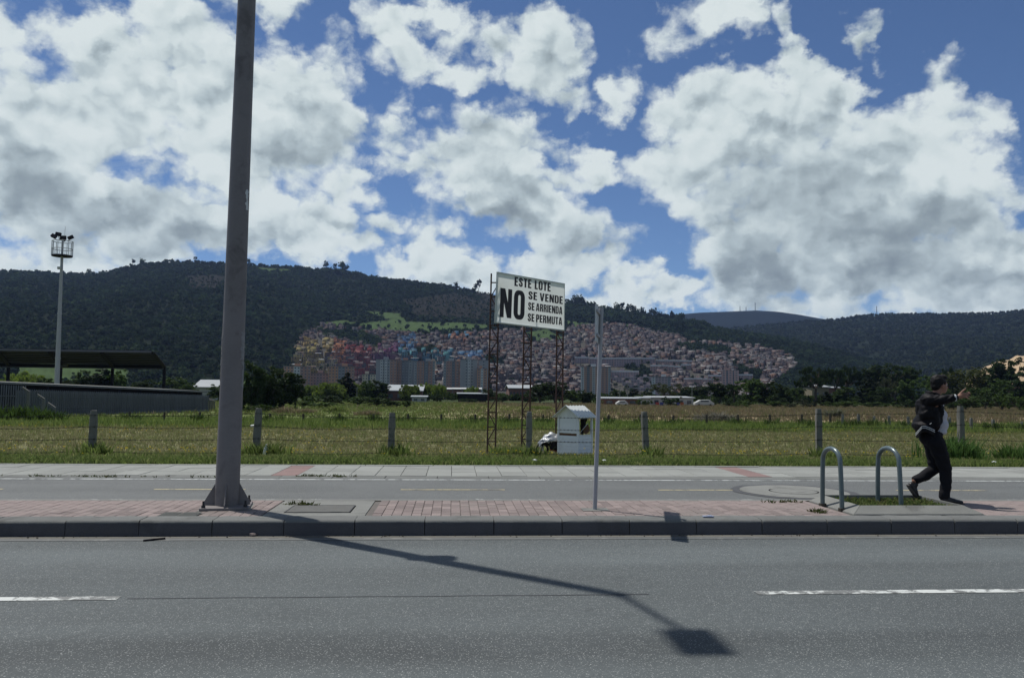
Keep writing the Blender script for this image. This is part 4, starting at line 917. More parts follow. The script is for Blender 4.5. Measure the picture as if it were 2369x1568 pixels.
T = [
 (583, 822, 948, 74, 'low', 'tall dark tree at the left of the clump by the lamp post'), (618, 846, 947, 70, 'low', 'dark tree in the middle of the clump by the lamp post'), (655, 838, 945, 92, 'low', 'broad dark tree at the right of the clump by the lamp post'), (682, 880, 944, 40, 'broad', 'small dark tree at the outer edge of the clump by the lamp post'),
 (716, 886, 924, 42, 'willow', 'pale green tree just right of the dark clump'), (757, 879, 926, 74, 'willow', 'largest pale green willow left of the dark cypress'), (800, 861, 924, 40, 'cypress', 'dark column-shaped cypress before the brown blocks'), (826, 884, 924, 36, 'willow', 'pale green tree just right of the cypress'),
 (848, 880, 926, 44, 'lowmid', 'mid green tree between cypress and dark round tree'), (876, 874, 926, 56, 'low', 'dark round tree below the striped grey tower'), (948, 884, 928, 46, 'willow', 'pale willow in front of the grey warehouse roof'), (988, 884, 926, 40, 'willow', 'pale willow, left of a close pair'), (1018, 886, 928, 34, 'willow', 'pale willow, right of a close pair'),
 (1088, 892, 926, 34, 'willow', 'small pale willow left of the billboard'), (1130, 896, 930, 42, 'low', 'dark tree behind the left billboard mast'), (915, 897, 926, 22, 'mid', 'small round tree beside the grey warehouse'), (1012, 908, 930, 30, 'shrubdark', 'dark bush under the pair of willows'),
 (1248, 884, 934, 60, 'broad', 'tall dark tree between the middle and right billboard masts'), (1285, 880, 935, 70, 'broad', 'tallest dark tree behind the right billboard mast'), (1322, 898, 935, 46, 'mid', 'greener tree behind the white booth'), (1352, 900, 934, 44, 'low', 'dark tree left of the thin sign pole'), (1222, 905, 932, 40, 'low', 'low dark tree behind the middle billboard mast'),
 (1423, 898, 926, 28, 'mid', 'small dark tree just right of the thin sign pole'), (1443, 900, 926, 24, 'mid', 'second small dark tree right of the thin sign pole'), (1468, 896, 928, 28, 'cypress', 'small pointed dark tree behind the ruined shed'), (1497, 900, 928, 34, 'broad', 'small dark tree behind the white wall'),
 (1540, 884, 936, 96, 'grey', 'wide sparse grey tree above the long white shed'), (1593, 893, 930, 50, 'broad', 'dark tree behind the right end of the long shed'), (1622, 890, 930, 46, 'broad', 'dark round tree right of the long shed'), (1665, 878, 936, 56, 'broad', 'tall dark tree before the pinkish red tower'), (1698, 888, 937, 48, 'gum', 'slim tree with bare trunk near the red tower'),
 (1733, 872, 938, 70, 'mid', 'mid green tree right of the red tower'), (1775, 880, 938, 64, 'low', 'dark spreading tree with foliage to the ground'), (1808, 884, 941, 60, 'low', 'lush dark tree just before the field edge'), (1845, 893, 936, 44, 'mid', 'small tree left of the tall spreading gum'),
 (1886, 848, 938, 84, 'gum', 'tall spreading gum tree with forked trunk'), (1934, 852, 936, 46, 'gum', 'slim open gum tree right of the spreading gum'), (1962, 846, 934, 74, 'gum', 'tall ragged gum tree in the middle of the right row'), (1912, 906, 942, 24, 'cypress', 'little dark pointed bush-tree at the field edge'),
 (1950, 892, 938, 60, 'lowmid', 'grey-green tree under the ragged gum'), (2008, 872, 940, 38, 'cypress', 'dark pointed tree left of the wide dark trees'), (2052, 842, 936, 96, 'broad', 'widest dark tree left of the walking man'), (2094, 846, 934, 70, 'broad', 'dark tree joined to the widest dark tree'), (2072, 868, 940, 76, 'grey', 'grey-green tree under the widest dark tree'), (2112, 880, 940, 60, 'lowmid', 'mid green tree just left of the man'),
 (2152, 862, 938, 60, 'mid', 'fresh green tree behind the man'), (2196, 850, 936, 44, 'gum', 'slim dark tree behind the man and the olive tree'), (2238, 856, 938, 104, 'olive', 'round olive-coloured tree beside the pointing hand'), (2290, 850, 938, 60, 'low', 'dark tree right of the round olive tree'), (2335, 828, 940, 84, 'broad', 'tall dark tree at the right edge'), (2375, 860, 942, 80, 'low', 'dark tree cut by the right edge'), (2310, 880, 944, 70, 'lowmid', 'green tree under the tall dark tree at right'), (2440, 850, 942, 90, 'low', 'dark tree out at the right end'), (2262, 892, 944, 60, 'lowmid', 'green bushy tree below the olive tree'),
 (2170, 895, 942, 56, 'lowmid', 'low green tree hidden behind the man'), (2030, 893, 941, 56, 'low', 'low dark tree beside the pointed tree'),
]
for t_ in T: tree(*t_)
SH = [(720, 912, 938, 60, 'shrub', 'green shrub below the pale tree next to the dark clump'), (770, 914, 936, 70, 'shrubdark', 'dark shrub below the largest willow'), (830, 914, 938, 70, 'shrub', 'green shrub at the foot of the cypress'), (700, 925, 942, 50, 'shrub', 'low green shrub right at the edge of the dark clump'), (870, 918, 940, 60, 'shrubdark', 'dark shrub under the dark round tree'), (905, 918, 941, 50, 'shrubdark', 'dark shrub just left of the warehouse'), (940, 924, 943, 40, 'shrub', 'small green shrub before the cream hut'), (760, 928, 944, 70, 'shrub', 'widest green shrub before the willow'), (1160, 915, 932, 50, 'shrubdark', 'dark shrub between left and middle billboard masts'), (1085, 920, 931, 40, 'shrubdark', 'dark shrub under the small pale willow'),
      (1490, 920, 940, 34, 'shrub', 'green shrub before the white-walled hut'), (1555, 914, 940, 50, 'shrubdark', 'dark shrub before the long white-roofed shed'), (1720, 922, 944, 60, 'shrub', 'green shrub under the tree right of the red tower'), (1860, 922, 944, 46, 'shrubpale', 'pale grey-green shrub left of the spreading gum'), (1690, 925, 942, 40, 'shrubdark', 'dark shrub under the slim bare-trunked tree'), (1790, 926, 944, 50, 'shrub', 'green shrub between two lush dark trees'), (1830, 930, 945, 34, 'shrubpale', 'smallest pale shrub left of the spreading gum'), (1955, 926, 945, 60, 'shrub', 'green shrub under the ragged gum'), (2040, 926, 946, 60, 'shrub', 'green shrub under the widest dark tree'), (2110, 926, 947, 60, 'shrubdark', 'dark shrub just left of the man'),
      (2235, 915, 952, 60, 'shrub', 'green shrub below the olive tree'), (2280, 912, 950, 60, 'shrubdark', 'dark shrub right of the olive tree'), (2320, 906, 952, 70, 'shrub', 'tall green shrub near the right edge'), (2365, 910, 954, 70, 'shrub', 'green shrub cut by the right edge'), (2205, 920, 950, 50, 'shrubdark', 'dark shrub behind the near post by the man'), (1640, 924, 940, 40, 'shrubdark', 'dark shrub beside the parked white vehicle'), (1385, 924, 938, 30, 'shrub', 'green shrub behind the thin sign pole'), (1930, 926, 944, 40, 'shrub', 'green shrub beside the little pointed tree'), (600, 930, 952, 60, 'shrub', 'green shrub in front of the dark clump')]
for s in SH: tree(*s[:5], s[5], cat='shrub', group='shrubs at the field edge')
# trees behind the canopy at the left
for s in ((70, 858, 905, 90, 'willow', 'yellow-green tree under the left end of the canopy'), (18, 872, 905, 60, 'willow', 'yellow-green tree at the left edge under the canopy'), (110, 868, 905, 60, 'mid', 'mid green tree behind the floodlight mast'), (200, 852, 905, 60, 'low', 'dark round tree under the canopy'), (240, 846, 905, 64, 'cypress', 'tall dark tree under the middle of the canopy'), (268, 850, 905, 50, 'mid', 'tree beside the third canopy column'), (330, 872, 908, 70, 'low', 'dark tree under the right end of the canopy'), (400, 872, 910, 80, 'lowmid', 'green tree right of the canopy'), (440, 880, 912, 50, 'mid', 'green tree left of the grey-roofed house'), (160, 872, 905, 50, 'grey', 'grey-green tree behind the floodlight mast'), (510, 884, 925, 60, 'lowmid', 'green tree behind the lamp post')):
    tree(*s, Y=190., group='trees behind the canopy')
# bramble and scrub that fills the land between the field and the town
n_ = 2400; Yb = RNG.uniform(216, 330, n_); Xb = Yb*RNG.uniform(-.36, .8, n_); Pb = np.stack([Xb, Yb, np.full(n_, FLOOR)], -1)
pxs, pys = proj(Pb); kp = (pxs > 1375) | (RNG.uniform(0, 1, n_) < .35); Pb = Pb[kp]; hb0 = RNG.uniform(1.6, 4.2, len(Pb))*np.where(proj(Pb)[0] > 1640, .85, .75)
cb0 = np.array([(.018, .030, .011), (.028, .045, .015), (.038, .056, .018)])[RNG.integers(0, 3, len(Pb))]
V, Fc, C = crowns(Pb, hb0, hb0*1.5, cb0, 40, .42); o = np_obj('scrub', V, Fc, MA['wood_far'], col=C); tag(o, 'dark scrub filling the land behind the tree row', 'scrub', kind='stuff')
# single trees along the skyline
SK = [(208, 622, 632, 18, 'broad'), (308, 600, 614, 18, 'gum'), (330, 598, 612, 16, 'broad'), (452, 594, 606, 12, 'gum'), (576, 598, 612, 14, 'broad'), (755, 604, 630, 18, 'gum'), (775, 610, 632, 16, 'gum'), (790, 604, 634, 22, 'broad'), (800, 612, 636, 18, 'gum'), (1108, 648, 678, 22, 'gum'), (1100, 655, 676, 14, 'broad'), (1055, 652, 668, 14, 'broad'),
      ]
xr_ = 1312.
while xr_ < 1575:
    yb_ = np.interp(xr_, [1310, 1400, 1480, 1550, 1620], [708, 721, 734, 746, 756]); hh_ = random.uniform(14, 31)*np.interp(xr_, [1310, 1370, 1395, 1420, 1570], [1, 1, .55, 1, .9])
    SK.append((xr_, yb_-hh_, yb_, hh_*random.uniform(.7, 1.15), random.choice(['gum', 'gum', 'broad', 'low']))); xr_ += random.choice([4, 6, 7, 9, 10, 13, 19])
for i, s in enumerate(SK):
    a, te = pxae(s[0], s[1]); D1 = float(np.interp(a, H_main.az, H_main.d1)); z = float(H_main.z(a, D1))-1; h = (CAMZ+te*D1-z)*1.1
    c, t = tree_kind('mid' if s[4] == 'broad' else s[4], i % 3); o = empty('tree', (math.sin(a)*D1, math.cos(a)*D1, z), i*1.7); w = s[3]/FPX*D1/1.05; o.scale = (w, w, h)
    link(bpy.data.objects.new('crown', c), o); link(bpy.data.objects.new('trunk', t), o)
    pl_ = 'left end of the long ridge' if s[0] < 260 else 'rounded summit of the ridge' if s[0] < 620 else 'ridge above the town meadow' if s[0] < 900 else 'ridge left of the billboard' if s[0] < 1200 else 'ridge right of the billboard'
    kn = 'slim open' if s[4] == 'gum' else 'bushy dark' if s[4] == 'broad' else 'full-crowned dark'; kn = ('tall ' if s[2]-s[1] > 22 else 'short ')+kn
    tag(o, f'{kn} tree standing against the sky on the {pl_}', 'tree', f'{kn} skyline trees on the {pl_}')
for i, (x, y0, y1) in enumerate(((1747, 700, 719), (1712, 708, 720), (1726, 710, 719), (2028, 708, 728))):
    a, te = pxae(x, y0); hl = H_far if x < 2000 else H_right; D1 = float(np.interp(a, hl.az, hl.d1)); z = float(hl.z(a, D1))-2; h = CAMZ+te*D1-z
    p = Vector((math.sin(a)*D1, math.cos(a)*D1, z)); b = MB(); w = .00042*D1
    for k in (-1, 1): b.bar((k*w, 0, 0), (k*w*.3, 0, h), w*.5)
    for k in range(6): b.bar((-w*(1-.7*k/6), 0, h*k/6), (w*(1-.7*(k+1)/6), 0, h*(k+1)/6), w*.35)
    o = b.build('radio_mast', MA['canopy']); o.location = p
    tag(o, ['tallest radio mast on the blue distant ridge', 'left small mast on the blue distant ridge', 'middle small mast on the blue distant ridge', 'lone mast on the right skyline'][i], 'mast', 'radio masts on the skyline')

# sand quarry on the right slope
def quarry(name, x0, x1, y0, y1, d, label):
    a0, a1 = pxae(x0, 880)[0], pxae(x1, 880)[0]; n, k = 40, 16; V = []
    for i in range(n+1):
        u = i/n; a = a0+(a1-a0)*u; prof = math.sin(min(1, u*1.25)*math.pi/2*1.15)**.8*(1-.25*max(0, u-.75)*4*.5)
        for j in range(k+1):
            t = j/k; dd = d+t*260+12*noise.noise((u*7, t*5, 1.)); te = pxae((x0+x1)/2, y1)[1]+(pxae((x0+x1)/2, y0)[1]-pxae((x0+x1)/2, y1)[1])*prof*min(1, t*1.5)*(1 if t < .7 else 1-(t-.7))
            V.append((math.sin(a)*dd, math.cos(a)*dd, CAMZ+te*dd+5*noise.noise((u*11, t*8, 4.))-(8 if j in (0, k) else 0)))
    Fc = [(i*(k+1)+j, (i+1)*(k+1)+j, (i+1)*(k+1)+j+1, i*(k+1)+j+1) for i in range(n) for j in range(k)]
    o = np_obj(name, V, Fc, MA['sand']); tag(o, kind='structure'); return o
quarry('quarry_terrain', 2235, 2440, 824, 890, 1000, '')

# ------------------------------------------------------------------ low buildings at the field edge
def shed(name, x0, x1, yeave, ybase, Y, wallm, roofm, label, cat='building', ridge=0., depth=8., doors=0, group=None, fall=0., rz=0.):
    p0, p1 = at(x0, ybase, Y), at(x1, ybase, Y); z0 = FLOOR if Y < 261 else p0.z-3; zt = at((x0+x1)/2, yeave, Y).z; w = p1.x-p0.x; h = zt-z0
    o = empty(name, ((p0.x+p1.x)/2, Y, z0), rz); tag(o, label, cat, group)
    MB().box((0, depth/2, h/2), (w, depth, h)).build('wall', wallm, o)
    rh = ridge/FPX*Y; b = MB()
    prof = [(-.5, h), (depth/2, h+rh), (depth+.5, h)] if ridge else [(-.5, h+fall), (depth+.5, h+fall+.25)]
    for (ya, za), (yb, zb_) in zip(prof[:-1], prof[1:]):
        b.add([(-w/2-.4, ya, za+.02), (w/2+.4, ya, za+.02), (w/2+.4, yb, zb_+.02), (-w/2-.4, yb, zb_+.02), (-w/2-.4, ya, za+.22), (w/2+.4, ya, za+.22), (w/2+.4, yb, zb_+.22), (-w/2-.4, yb, zb_+.22)], BOXF)
    b.build('roof', roofm, o)
    for k in range(doors):
        x = -w/2+w*(k+.5)/doors
        MB().box((x, -.03, h*.5), (min(1.6, w/doors*.5), .12, h*.45)).build('window', MA['glass'], o)
    return o
shed('house', 449, 500, 897, 912, 200., MA['whitewall'], MA['greyroof'], 'low house with big grey roof behind the lamp post', ridge=17, depth=12., doors=2, cat='house')
shed('warehouse', 893, 976, 905, 926, 230., MA['brickwall'], MA['greyroof'], 'wide warehouse with pale patched roof behind the willows', ridge=14, depth=26., doors=4)
shed('hut', 953, 986, 919, 930, 205., MA['whitewall'], MA['greyroof'], 'small cream hut under the pale willow', depth=4., doors=2, cat='hut')
for i in range(5):
    shed('row_house', 1004+i*22, 1024.5+i*22, 901, 922, 262., MA['brickwall'], MA['whitewall'], ['first', 'second', 'third', 'fourth', 'fifth'][i]+' brick row house from the willow pair, white roof', ridge=3, depth=9., doors=3, cat='house', group='brick row houses with white roofs')
shed('brick_hall', 1178, 1232, 899, 922, 255., MA['brickwall'], MA['greyroof'], 'brick hall with pale pitched roof left of the white booth', ridge=8, depth=16., doors=7)
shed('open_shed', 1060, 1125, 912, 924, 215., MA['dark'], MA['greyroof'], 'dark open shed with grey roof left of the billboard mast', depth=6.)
shed('ruined_shed', 1396, 1478, 923, 939, 185., MA['brickwall'], MA['greyroof'], 'half-ruined brick shed right of the thin sign pole', depth=7., doors=3)
shed('white_wall_hut', 1481, 1508, 922, 939, 186., MA['whitewall'], MA['greyroof'], 'short white-walled hut between ruined shed and long shed', depth=4., cat='hut')
ls = shed('long_shed', 1509, 1604, 921, 939, 186., MA['whitewall'], roofmats[0], 'long white-roofed shed with washing hung in front', depth=7., doors=5)
for i, c in enumerate(((.3, .05, .06), (.06, .08, .25), (.35, .35, .37), (.25, .04, .12), (.4, .4, .4), (.05, .06, .2), (.3, .1, .05))):
    p = at(1521+i*9.5, 934, 183.); b = MB(); n = 5
    for k in range(n): b.box((k*.16-.32, .02*math.sin(k*2), -.05*abs(math.sin(k+i))), (.17, .03, .8))
    o = b.build('washing', M('washing_cloth', c, .9, .1, 3., 30., 0)); o.location = p
    tag(o, ['red cloth', 'blue cloth', 'grey-white cloth', 'crimson cloth', 'white cloth', 'dark blue cloth', 'orange-red cloth'][i]+' hung before the long white-roofed shed', 'washing', 'washing before the long shed')
lp = MB(); a, b_ = at(1516, 929, 183.), at(1590, 929, 183.); lp.tube([a, b_], .02, 4)
for q in (a, b_): lp.tube([(q.x, q.y, FLOOR), (q.x, q.y, q.z+.1)], .05, 5)
tag(lp.build('clothes_line', MA['wire']), 'thin clothes line on two posts before the long shed', 'clothes line')
def tarp_car(x0, x1, y0, y1, Y, label):
    p0, p1 = at(x0, y1, Y), at(x1, y1, Y); w = p1.x-p0.x; h = at(x0, y0, Y).z-FLOOR; b = MB(); r = empty('white_vehicle', ((p0.x+p1.x)/2, Y, FLOOR)); tag(r, label, 'vehicle')
    prof = [(-.5, .18), (-.5, .55), (-.42, .62), (-.22, .95), (.25, 1.), (.42, .62), (.5, .5), (.5, .18)]
    v0 = [(x*w, -.8, z*h) for x, z in prof]; v1 = [(x*w, .8, z*h) for x, z in prof]; b.frust(v0, v1); b.build('body', MA['whitewall'], r, bevel=.05)
    MB().box((0, -.81, h*.78), (w*.42, .04, h*.22)).build('window', MA['glass'], r)
    for k in (-.3, .3):
        wb = MB(); wb.tube([(k*w, -.85, h*.18), (k*w, -.6, h*.18)], h*.18, 12); wb.build('wheel', MA['dark'], r)
tarp_car(1425, 1452, 926, 939, 180., 'small white van parked before the ruined shed'); tarp_car(1606, 1650, 924, 939, 182., 'white vehicle parked right of the long shed')
shed('cream_building', 1879, 1918, 896, 916, 262., MA['sandbag'], MA['greyroof'], 'cream building seen behind the tall spreading gum', ridge=5, depth=10., doors=2)
shed('brick_house', 1918, 1945, 898, 918, 262., MA['brickwall'], MA['greyroof'], 'small brick house behind the slim gum', ridge=3, depth=8., doors=2, cat='house')
shed('farm_house', 2325, 2362, 900, 925, 240., MA['brickwall'], M('tile_roof', (.13, .06, .04), .9, .2, .5, 4., 0), 'red-roofed house half hidden in the right trees', ridge=9, depth=9., cat='house')
for i, (x, y0) in enumerate(((1434, 890), (1452, 885), (1601, 886), (1644, 880), (1668, 895), (826, 895))):
    p = at(x, y0, 215.); b = MB(); b.tube([(0, 0, 0), (0, 0, p.z-FLOOR)], [.12, .08], 6); b.bar((-.7, 0, p.z-FLOOR-.3), (.7, 0, p.z-FLOOR-.3), .1)
    o = b.build('utility_pole', MA['conc']); o.location = (p.x, 215., FLOOR); tag(o, ['pale pole right of the thin sign pole', 'second pale pole right of the thin sign pole', 'pale pole above the long shed', 'pale pole right of the long shed', 'short pole before the red tower', 'pale pole near the cypress'][i], 'utility pole', 'utility poles before the town')

# ------------------------------------------------------------------ canopy, palisade and floodlight at the left
cy0, cy1 = 118., 132.
cn = empty('canopy', (at(200, 900, cy1).x, cy1, FLOOR)); tag(cn, 'dark steel grandstand canopy on columns at the left', 'canopy')
def rel(o, p): return Vector(p)-Vector(o.location)
hz, lz = at(200, 810, cy0).z, at(200, 842, cy1).z
xl, xr = at(-260, 810, cy0).x, at(350, 811, cy0).x; xl2, xr2 = at(-260, 842, cy1).x, at(382, 840, cy1).x
b = MB(); t_ = .12
q = [(xl, cy0, hz), (xr, cy0, hz), (xr2, cy1, lz), (xl2, cy1, lz)]
b.frust([rel(cn, p) for p in q], [rel(cn, (p[0], p[1], p[2]+t_)) for p in q]); b.build('roof_sheet', MA['canopy'], cn)
for k in range(9):
    f = k/8; b = MB(); a_ = Vector(q[0]).lerp(Vector(q[3]), f)-Vector((0, 0, .10)); c_ = Vector(q[1]).lerp(Vector(q[2]), f)-Vector((0, 0, .10))
    b.bar(rel(cn, a_), rel(cn, c_), .13 if k else .3, .16); b.build('purlin', MA['purlin'], cn)
for x in (-230, -110, 20, 141, 261, 381):
    p = at(x, 842, cy1-.3); b = MB(); b.box((p.x-cn.location.x, -.3, (lz-FLOOR)/2), (.38, .38, lz-FLOOR)); b.build('column', MA['canopy'], cn)
    pf = at(x-26, 811, cy0+.5); b = MB(); b.bar(rel(cn, (p.x, cy1-.3, lz-.35)), rel(cn, (pf.x, cy0+.5, hz-.3)), .22, .5); b.build('rafter', MA['canopy'], cn)
b = MB(); b.bar(rel(cn, (xl2, cy1-.2, lz-.32)), rel(cn, (xr2, cy1-.2, lz-.32)), .45, .3); b.build('edge_beam', MA['canopy'], cn)
b = MB(); b.bar(rel(cn, (xl2, cy1-.45, lz-.62)), rel(cn, (xr2, cy1-.45, lz-.62)), .14, .14); b.build('gutter', MA['purlin'], cn)
b = MB(); b.box(rel(cn, at(147, 838, cy1-1.2)), (1.3, .5, 1.4)); b.build('junction_box', MA['post'], cn)
# long shed behind the palisade
A, B = at(50, 961, 82.), at(481, 952, 106.); A.z = B.z = FLOOR
AL = A+(A-B).normalized()*14
pf = empty('palisade_fence', A); tag(pf, 'long grey steel palisade fence before the low dark shed', 'fence')
dr = (B-AL); n = int(dr.length/.25); pdm = None
def htop(f):     # top of the pales falls slightly with the ground
    return 2.75-.55*f
zA, zB = at(59, 899, 82.).z, at(481, 914, 106.).z
for i in range(n+1):
    f = i/n; p = AL.lerp(B, f); g_ = np.interp(f, [.3, 1], [0, 1]); top = zA+(zB-zA)*g_+(.35 if f < .36 else 0)
    if pdm is None:
        o = MB().box((0, 0, .5), (.115, .035, 1.)).build('pale', MA['pale'], pf); pdm = o.data
        # pointed head
    else: o = link(bpy.data.objects.new('pale', pdm), pf)
    o.location = p-A; o.scale.z = top-FLOOR+.0; o.rotation_euler.z = -.1
for k, zz in enumerate((.35, .8)):
    b = MB(); b.bar(rel(pf, AL+Vector((0, .06, (zA-FLOOR)*zz))), rel(pf, B+Vector((0, .06, (zB-FLOOR)*zz))), .06, .05); b.build('rail', MA['pale'], pf)
b = MB(); off_ = Vector((-.06, .10, 0)); A2 = AL.lerp(B, .33)
b.frust([rel(pf, A2+off_), rel(pf, B+off_), rel(pf, B+off_+Vector((0, 0, zB-FLOOR-.15))), rel(pf, A2+off_+Vector((0, 0, zA-FLOOR-.15)))], [rel(pf, A2+off_*1.5), rel(pf, B+off_*1.5), rel(pf, B+off_*1.5+Vector((0, 0, zB-FLOOR-.15))), rel(pf, A2+off_*1.5+Vector((0, 0, zA-FLOOR-.15)))]); b.build('backing_sheet', MA['pale'], pf)
b = MB(); b.frust([rel(pf, AL+Vector((-.1, -.15, 0))), rel(pf, B+Vector((0, -.15, 0))), rel(pf, B+Vector((0, .3, 0))), rel(pf, AL+Vector((-.1, .3, 0)))], [rel(pf, AL+Vector((-.1, -.15, .22))), rel(pf, B+Vector((0, -.15, .22))), rel(pf, B+Vector((0, .3, .22))), rel(pf, AL+Vector((-.1, .3, .22)))]); b.build('footing', MA['conc'], pf)
sh_ = empty('low_shed', A+Vector((0, 2, 0))); tag(sh_, 'long low dark shed with sloping roof edge behind the palisade', 'shed')
rA, rB = at(40, 880, 84.), at(480, 908, 108.); rA.z += 0; rL = rA+(rA-rB).normalized()*16; rL.z = rA.z+.05
nrm = Vector((-(rB-rA).y, (rB-rA).x, 0)).normalized()
b = MB(); w_ = nrm*9
b.frust([rel(sh_, rL), rel(sh_, rB), rel(sh_, rB+w_+Vector((0, 0, .3))), rel(sh_, rL+w_+Vector((0, 0, .3)))], [rel(sh_, rL+Vector((0, 0, .2))), rel(sh_, rB+Vector((0, 0, .2))), rel(sh_, rB+w_+Vector((0, 0, .5))), rel(sh_, rL+w_+Vector((0, 0, .5)))]); b.build('roof', MA['conc'], sh_)
b = MB(); s1 = nrm*1.0; zz = lambda p, z: Vector((p.x, p.y, z))
b.frust([rel(sh_, zz(rL+s1, FLOOR)), rel(sh_, zz(rB+s1, FLOOR)), rel(sh_, zz(rB+w_, FLOOR)), rel(sh_, zz(rL+w_, FLOOR))], [rel(sh_, rL+s1+Vector((0, 0, .02))), rel(sh_, rB+s1+Vector((0, 0, .02))), rel(sh_, rB+w_+Vector((0, 0, .25))), rel(sh_, rL+w_+Vector((0, 0, .25)))]); b.build('wall', MA['dark'], sh_)
for k in range(14):
    p = rL.lerp(rB, (k+.5)/14); b = MB(); b.box(rel(sh_, (p.x+nrm.x*.4, p.y+nrm.y*.4, (p.z+FLOOR)/2)), (.12, .12, p.z-FLOOR)); b.build('post', MA['canopy'], sh_)
# blue booth and clutter behind the first pales
p = at(30, 940, 90.); b = empty('blue_container', (p.x, 88.5, FLOOR)); tag(b, 'dark blue box behind the first pales of the palisade', 'container')
MB().box((0, 0, 1.1), (3.2, 2.4, 2.2)).build('body', M('blue_paint', (.025, .045, .09), .6, .2, 1., 10., 0), b); MB().box((0, 0, 2.25), (3.4, 2.6, .1)).build('lid', MA['pale'], b)
# floodlight mast
D_ = 112.; pb, pt = at(132, 886, D_), at(143.5, 592, D_); pb.z = FLOOR; fm = empty('floodlight_mast', (pb.x, D_, FLOOR)); tag(fm, 'tall floodlight mast with round basket of lamps behind the canopy', 'floodlight mast')
tp_ = rel(fm, (pt.x, D_, pt.z)); b = MB(); b.tube([(0, 0, 0), tp_*.5, tp_], [.36, .27, .17], 12); b.build('mast', MA['galv'], fm, smooth=True)
for f in (.33, .62): b = MB(); b.tube([tp_*f-Vector((0, 0, .12)), tp_*f+Vector((0, 0, .12))], .36-.19*f+.04, 12); b.build('mast_collar', MA['galv'], fm)
bs_ = Vector(tp_); zt2 = at(143.5, 557, D_).z-FLOOR; Rb = 1.28; hb = zt2-bs_.z
b = MB(); b.tube([bs_-Vector((0, 0, .1)), bs_+Vector((0, 0, .08))], Rb, 18); b.build('basket_floor', MA['canopy'], fm)
for zf in (.45, .95):
    b = MB(); ring = [bs_+Vector((Rb*math.cos(2*math.pi*k/18), Rb*math.sin(2*math.pi*k/18), hb*zf)) for k in range(19)]; b.tube(ring, .045, 5, cap=False); b.build('basket_rail', MA['galv'], fm)
for k in range(12):
    an = 2*math.pi*k/12; b = MB(); q_ = bs_+Vector((Rb*math.cos(an), Rb*math.sin(an), 0)); b.tube([q_, q_+Vector((0, 0, hb*.97))], .04, 5); b.build('basket_upright', MA['galv'], fm)
b = MB()
for k in range(36):
    an = 2*math.pi*k/36; q_ = bs_+Vector((Rb*math.cos(an), Rb*math.sin(an), .1)); b.tube([q_, q_+Vector((0, 0, hb*.42))], .014, 3)
mo = b.build('basket_mesh', MA['galv'], fm); mo['kind'] = 'stuff'
b = MB(); b.tube([bs_, bs_+Vector((0, 0, hb+.5))], .12, 8); b.build('core', MA['galv'], fm)
b = MB(); b.tube([bs_+Vector((.2, 0, hb)), bs_+Vector((.25, 0, hb+2.0))], .02, 4); b.build('lightning_rod', MA['galv'], fm)
for k, (dx_, dzz, ang) in enumerate(((-1.05, .55, .5), (-.55, .85, .15), (.05, .45, 0.), (.95, .5, -.45), (-.15, .3, .3))):
    Mx = Matrix.Rotation(ang, 3, 'Y')@Matrix.Rotation(-.5+.3*k, 3, 'X'); b = MB(); b.box((0, 0, 0), (.72, .35, .5), M=Mx); o = b.build('lamp_head', MA['canopy'], fm, bevel=.04); o.location = bs_+Vector((dx_, -.3+.15*k, hb+dzz))
    b = MB(); b.bar(bs_+Vector((dx_*.6, -.3+.15*k, hb-.05)), bs_+Vector((dx_, -.3+.15*k, hb+dzz-.1)), .06); b.build('lamp_arm', MA['galv'], fm)
cb = MB(); cb.box(rel(fm, at(137, 620, D_-.5)), (.4, .3, .35)); cb.build('camera_box', MA['whitewall'], fm)
# old security posts with bent heads
sp_ = empty('security_fence', (at(101, 962, 78.).x, 78., FLOOR)); tag(sp_, 'row of concrete posts with bent heads before the palisade', 'fence')
for x, yt, Yq in ((66, 905, 80.), (101, 922, 78.), (126, 942, 73.), (486, 926, 108.), (491, 927, 112.), (496, 928, 116.)):
    p = at(x, yt, Yq); h = p.z-FLOOR; b = MB(); b.box(rel(sp_, (p.x, Yq, FLOOR+h/2)), (.2, .2, h)); k = Vector((p.x, Yq, p.z)); b.bar(rel(sp_, k+Vector((.05, 0, -.05))), rel(sp_, k+Vector((-.55, -.1, .38))), .16); b.build('post', MA['post'], sp_)

# ------------------------------------------------------------------ fences
nf = empty('wire_fence', (at(590, 1062, 24.8).x, 24.8, -.45)); tag(nf, 'barbed wire fence on stout concrete posts along the near grass', 'fence')
def post_mesh(h, w, seed, notch=True):
    rr = random.Random(seed); b = MB(); n = 9; rings = []
    for i in range(n+1):
        z = -.4+(h+.4)*i/n; k = w/2*(1+rr.uniform(-.05, .05)); c = k*.78
        if i == n: k *= .82; c = k*.7
        rings.append([(-c, -k, z), (c, -k, z), (k, -c, z), (k, c, z), (c, k, z), (-c, k, z), (-k, c, z), (-k, -c, z)])
    v = [tuple(x+rr.uniform(-.004, .004) for x in p) for rg in rings for p in rg]; f = []
    for i in range(n):
        for j in range(8): f.append((i*8+j, i*8+(j+1) % 8, (i+1)*8+(j+1) % 8, (i+1)*8+j))
    f.append(tuple(range(n*8, n*8+8))); b.add(v, f); return b
NP = [(-170, 948, 1062, 0), (212, 949, 1064, .2), (591, 944, 1064, 2.2), (904, 954, 1068, .8), (1223, 952, 1066, .3), (1495, 952, 1054, -2.6), (1895, 945, 1050, .2), (2224, 939, 1046, .2), (2560, 945, 1048, .5)]
ptop = []
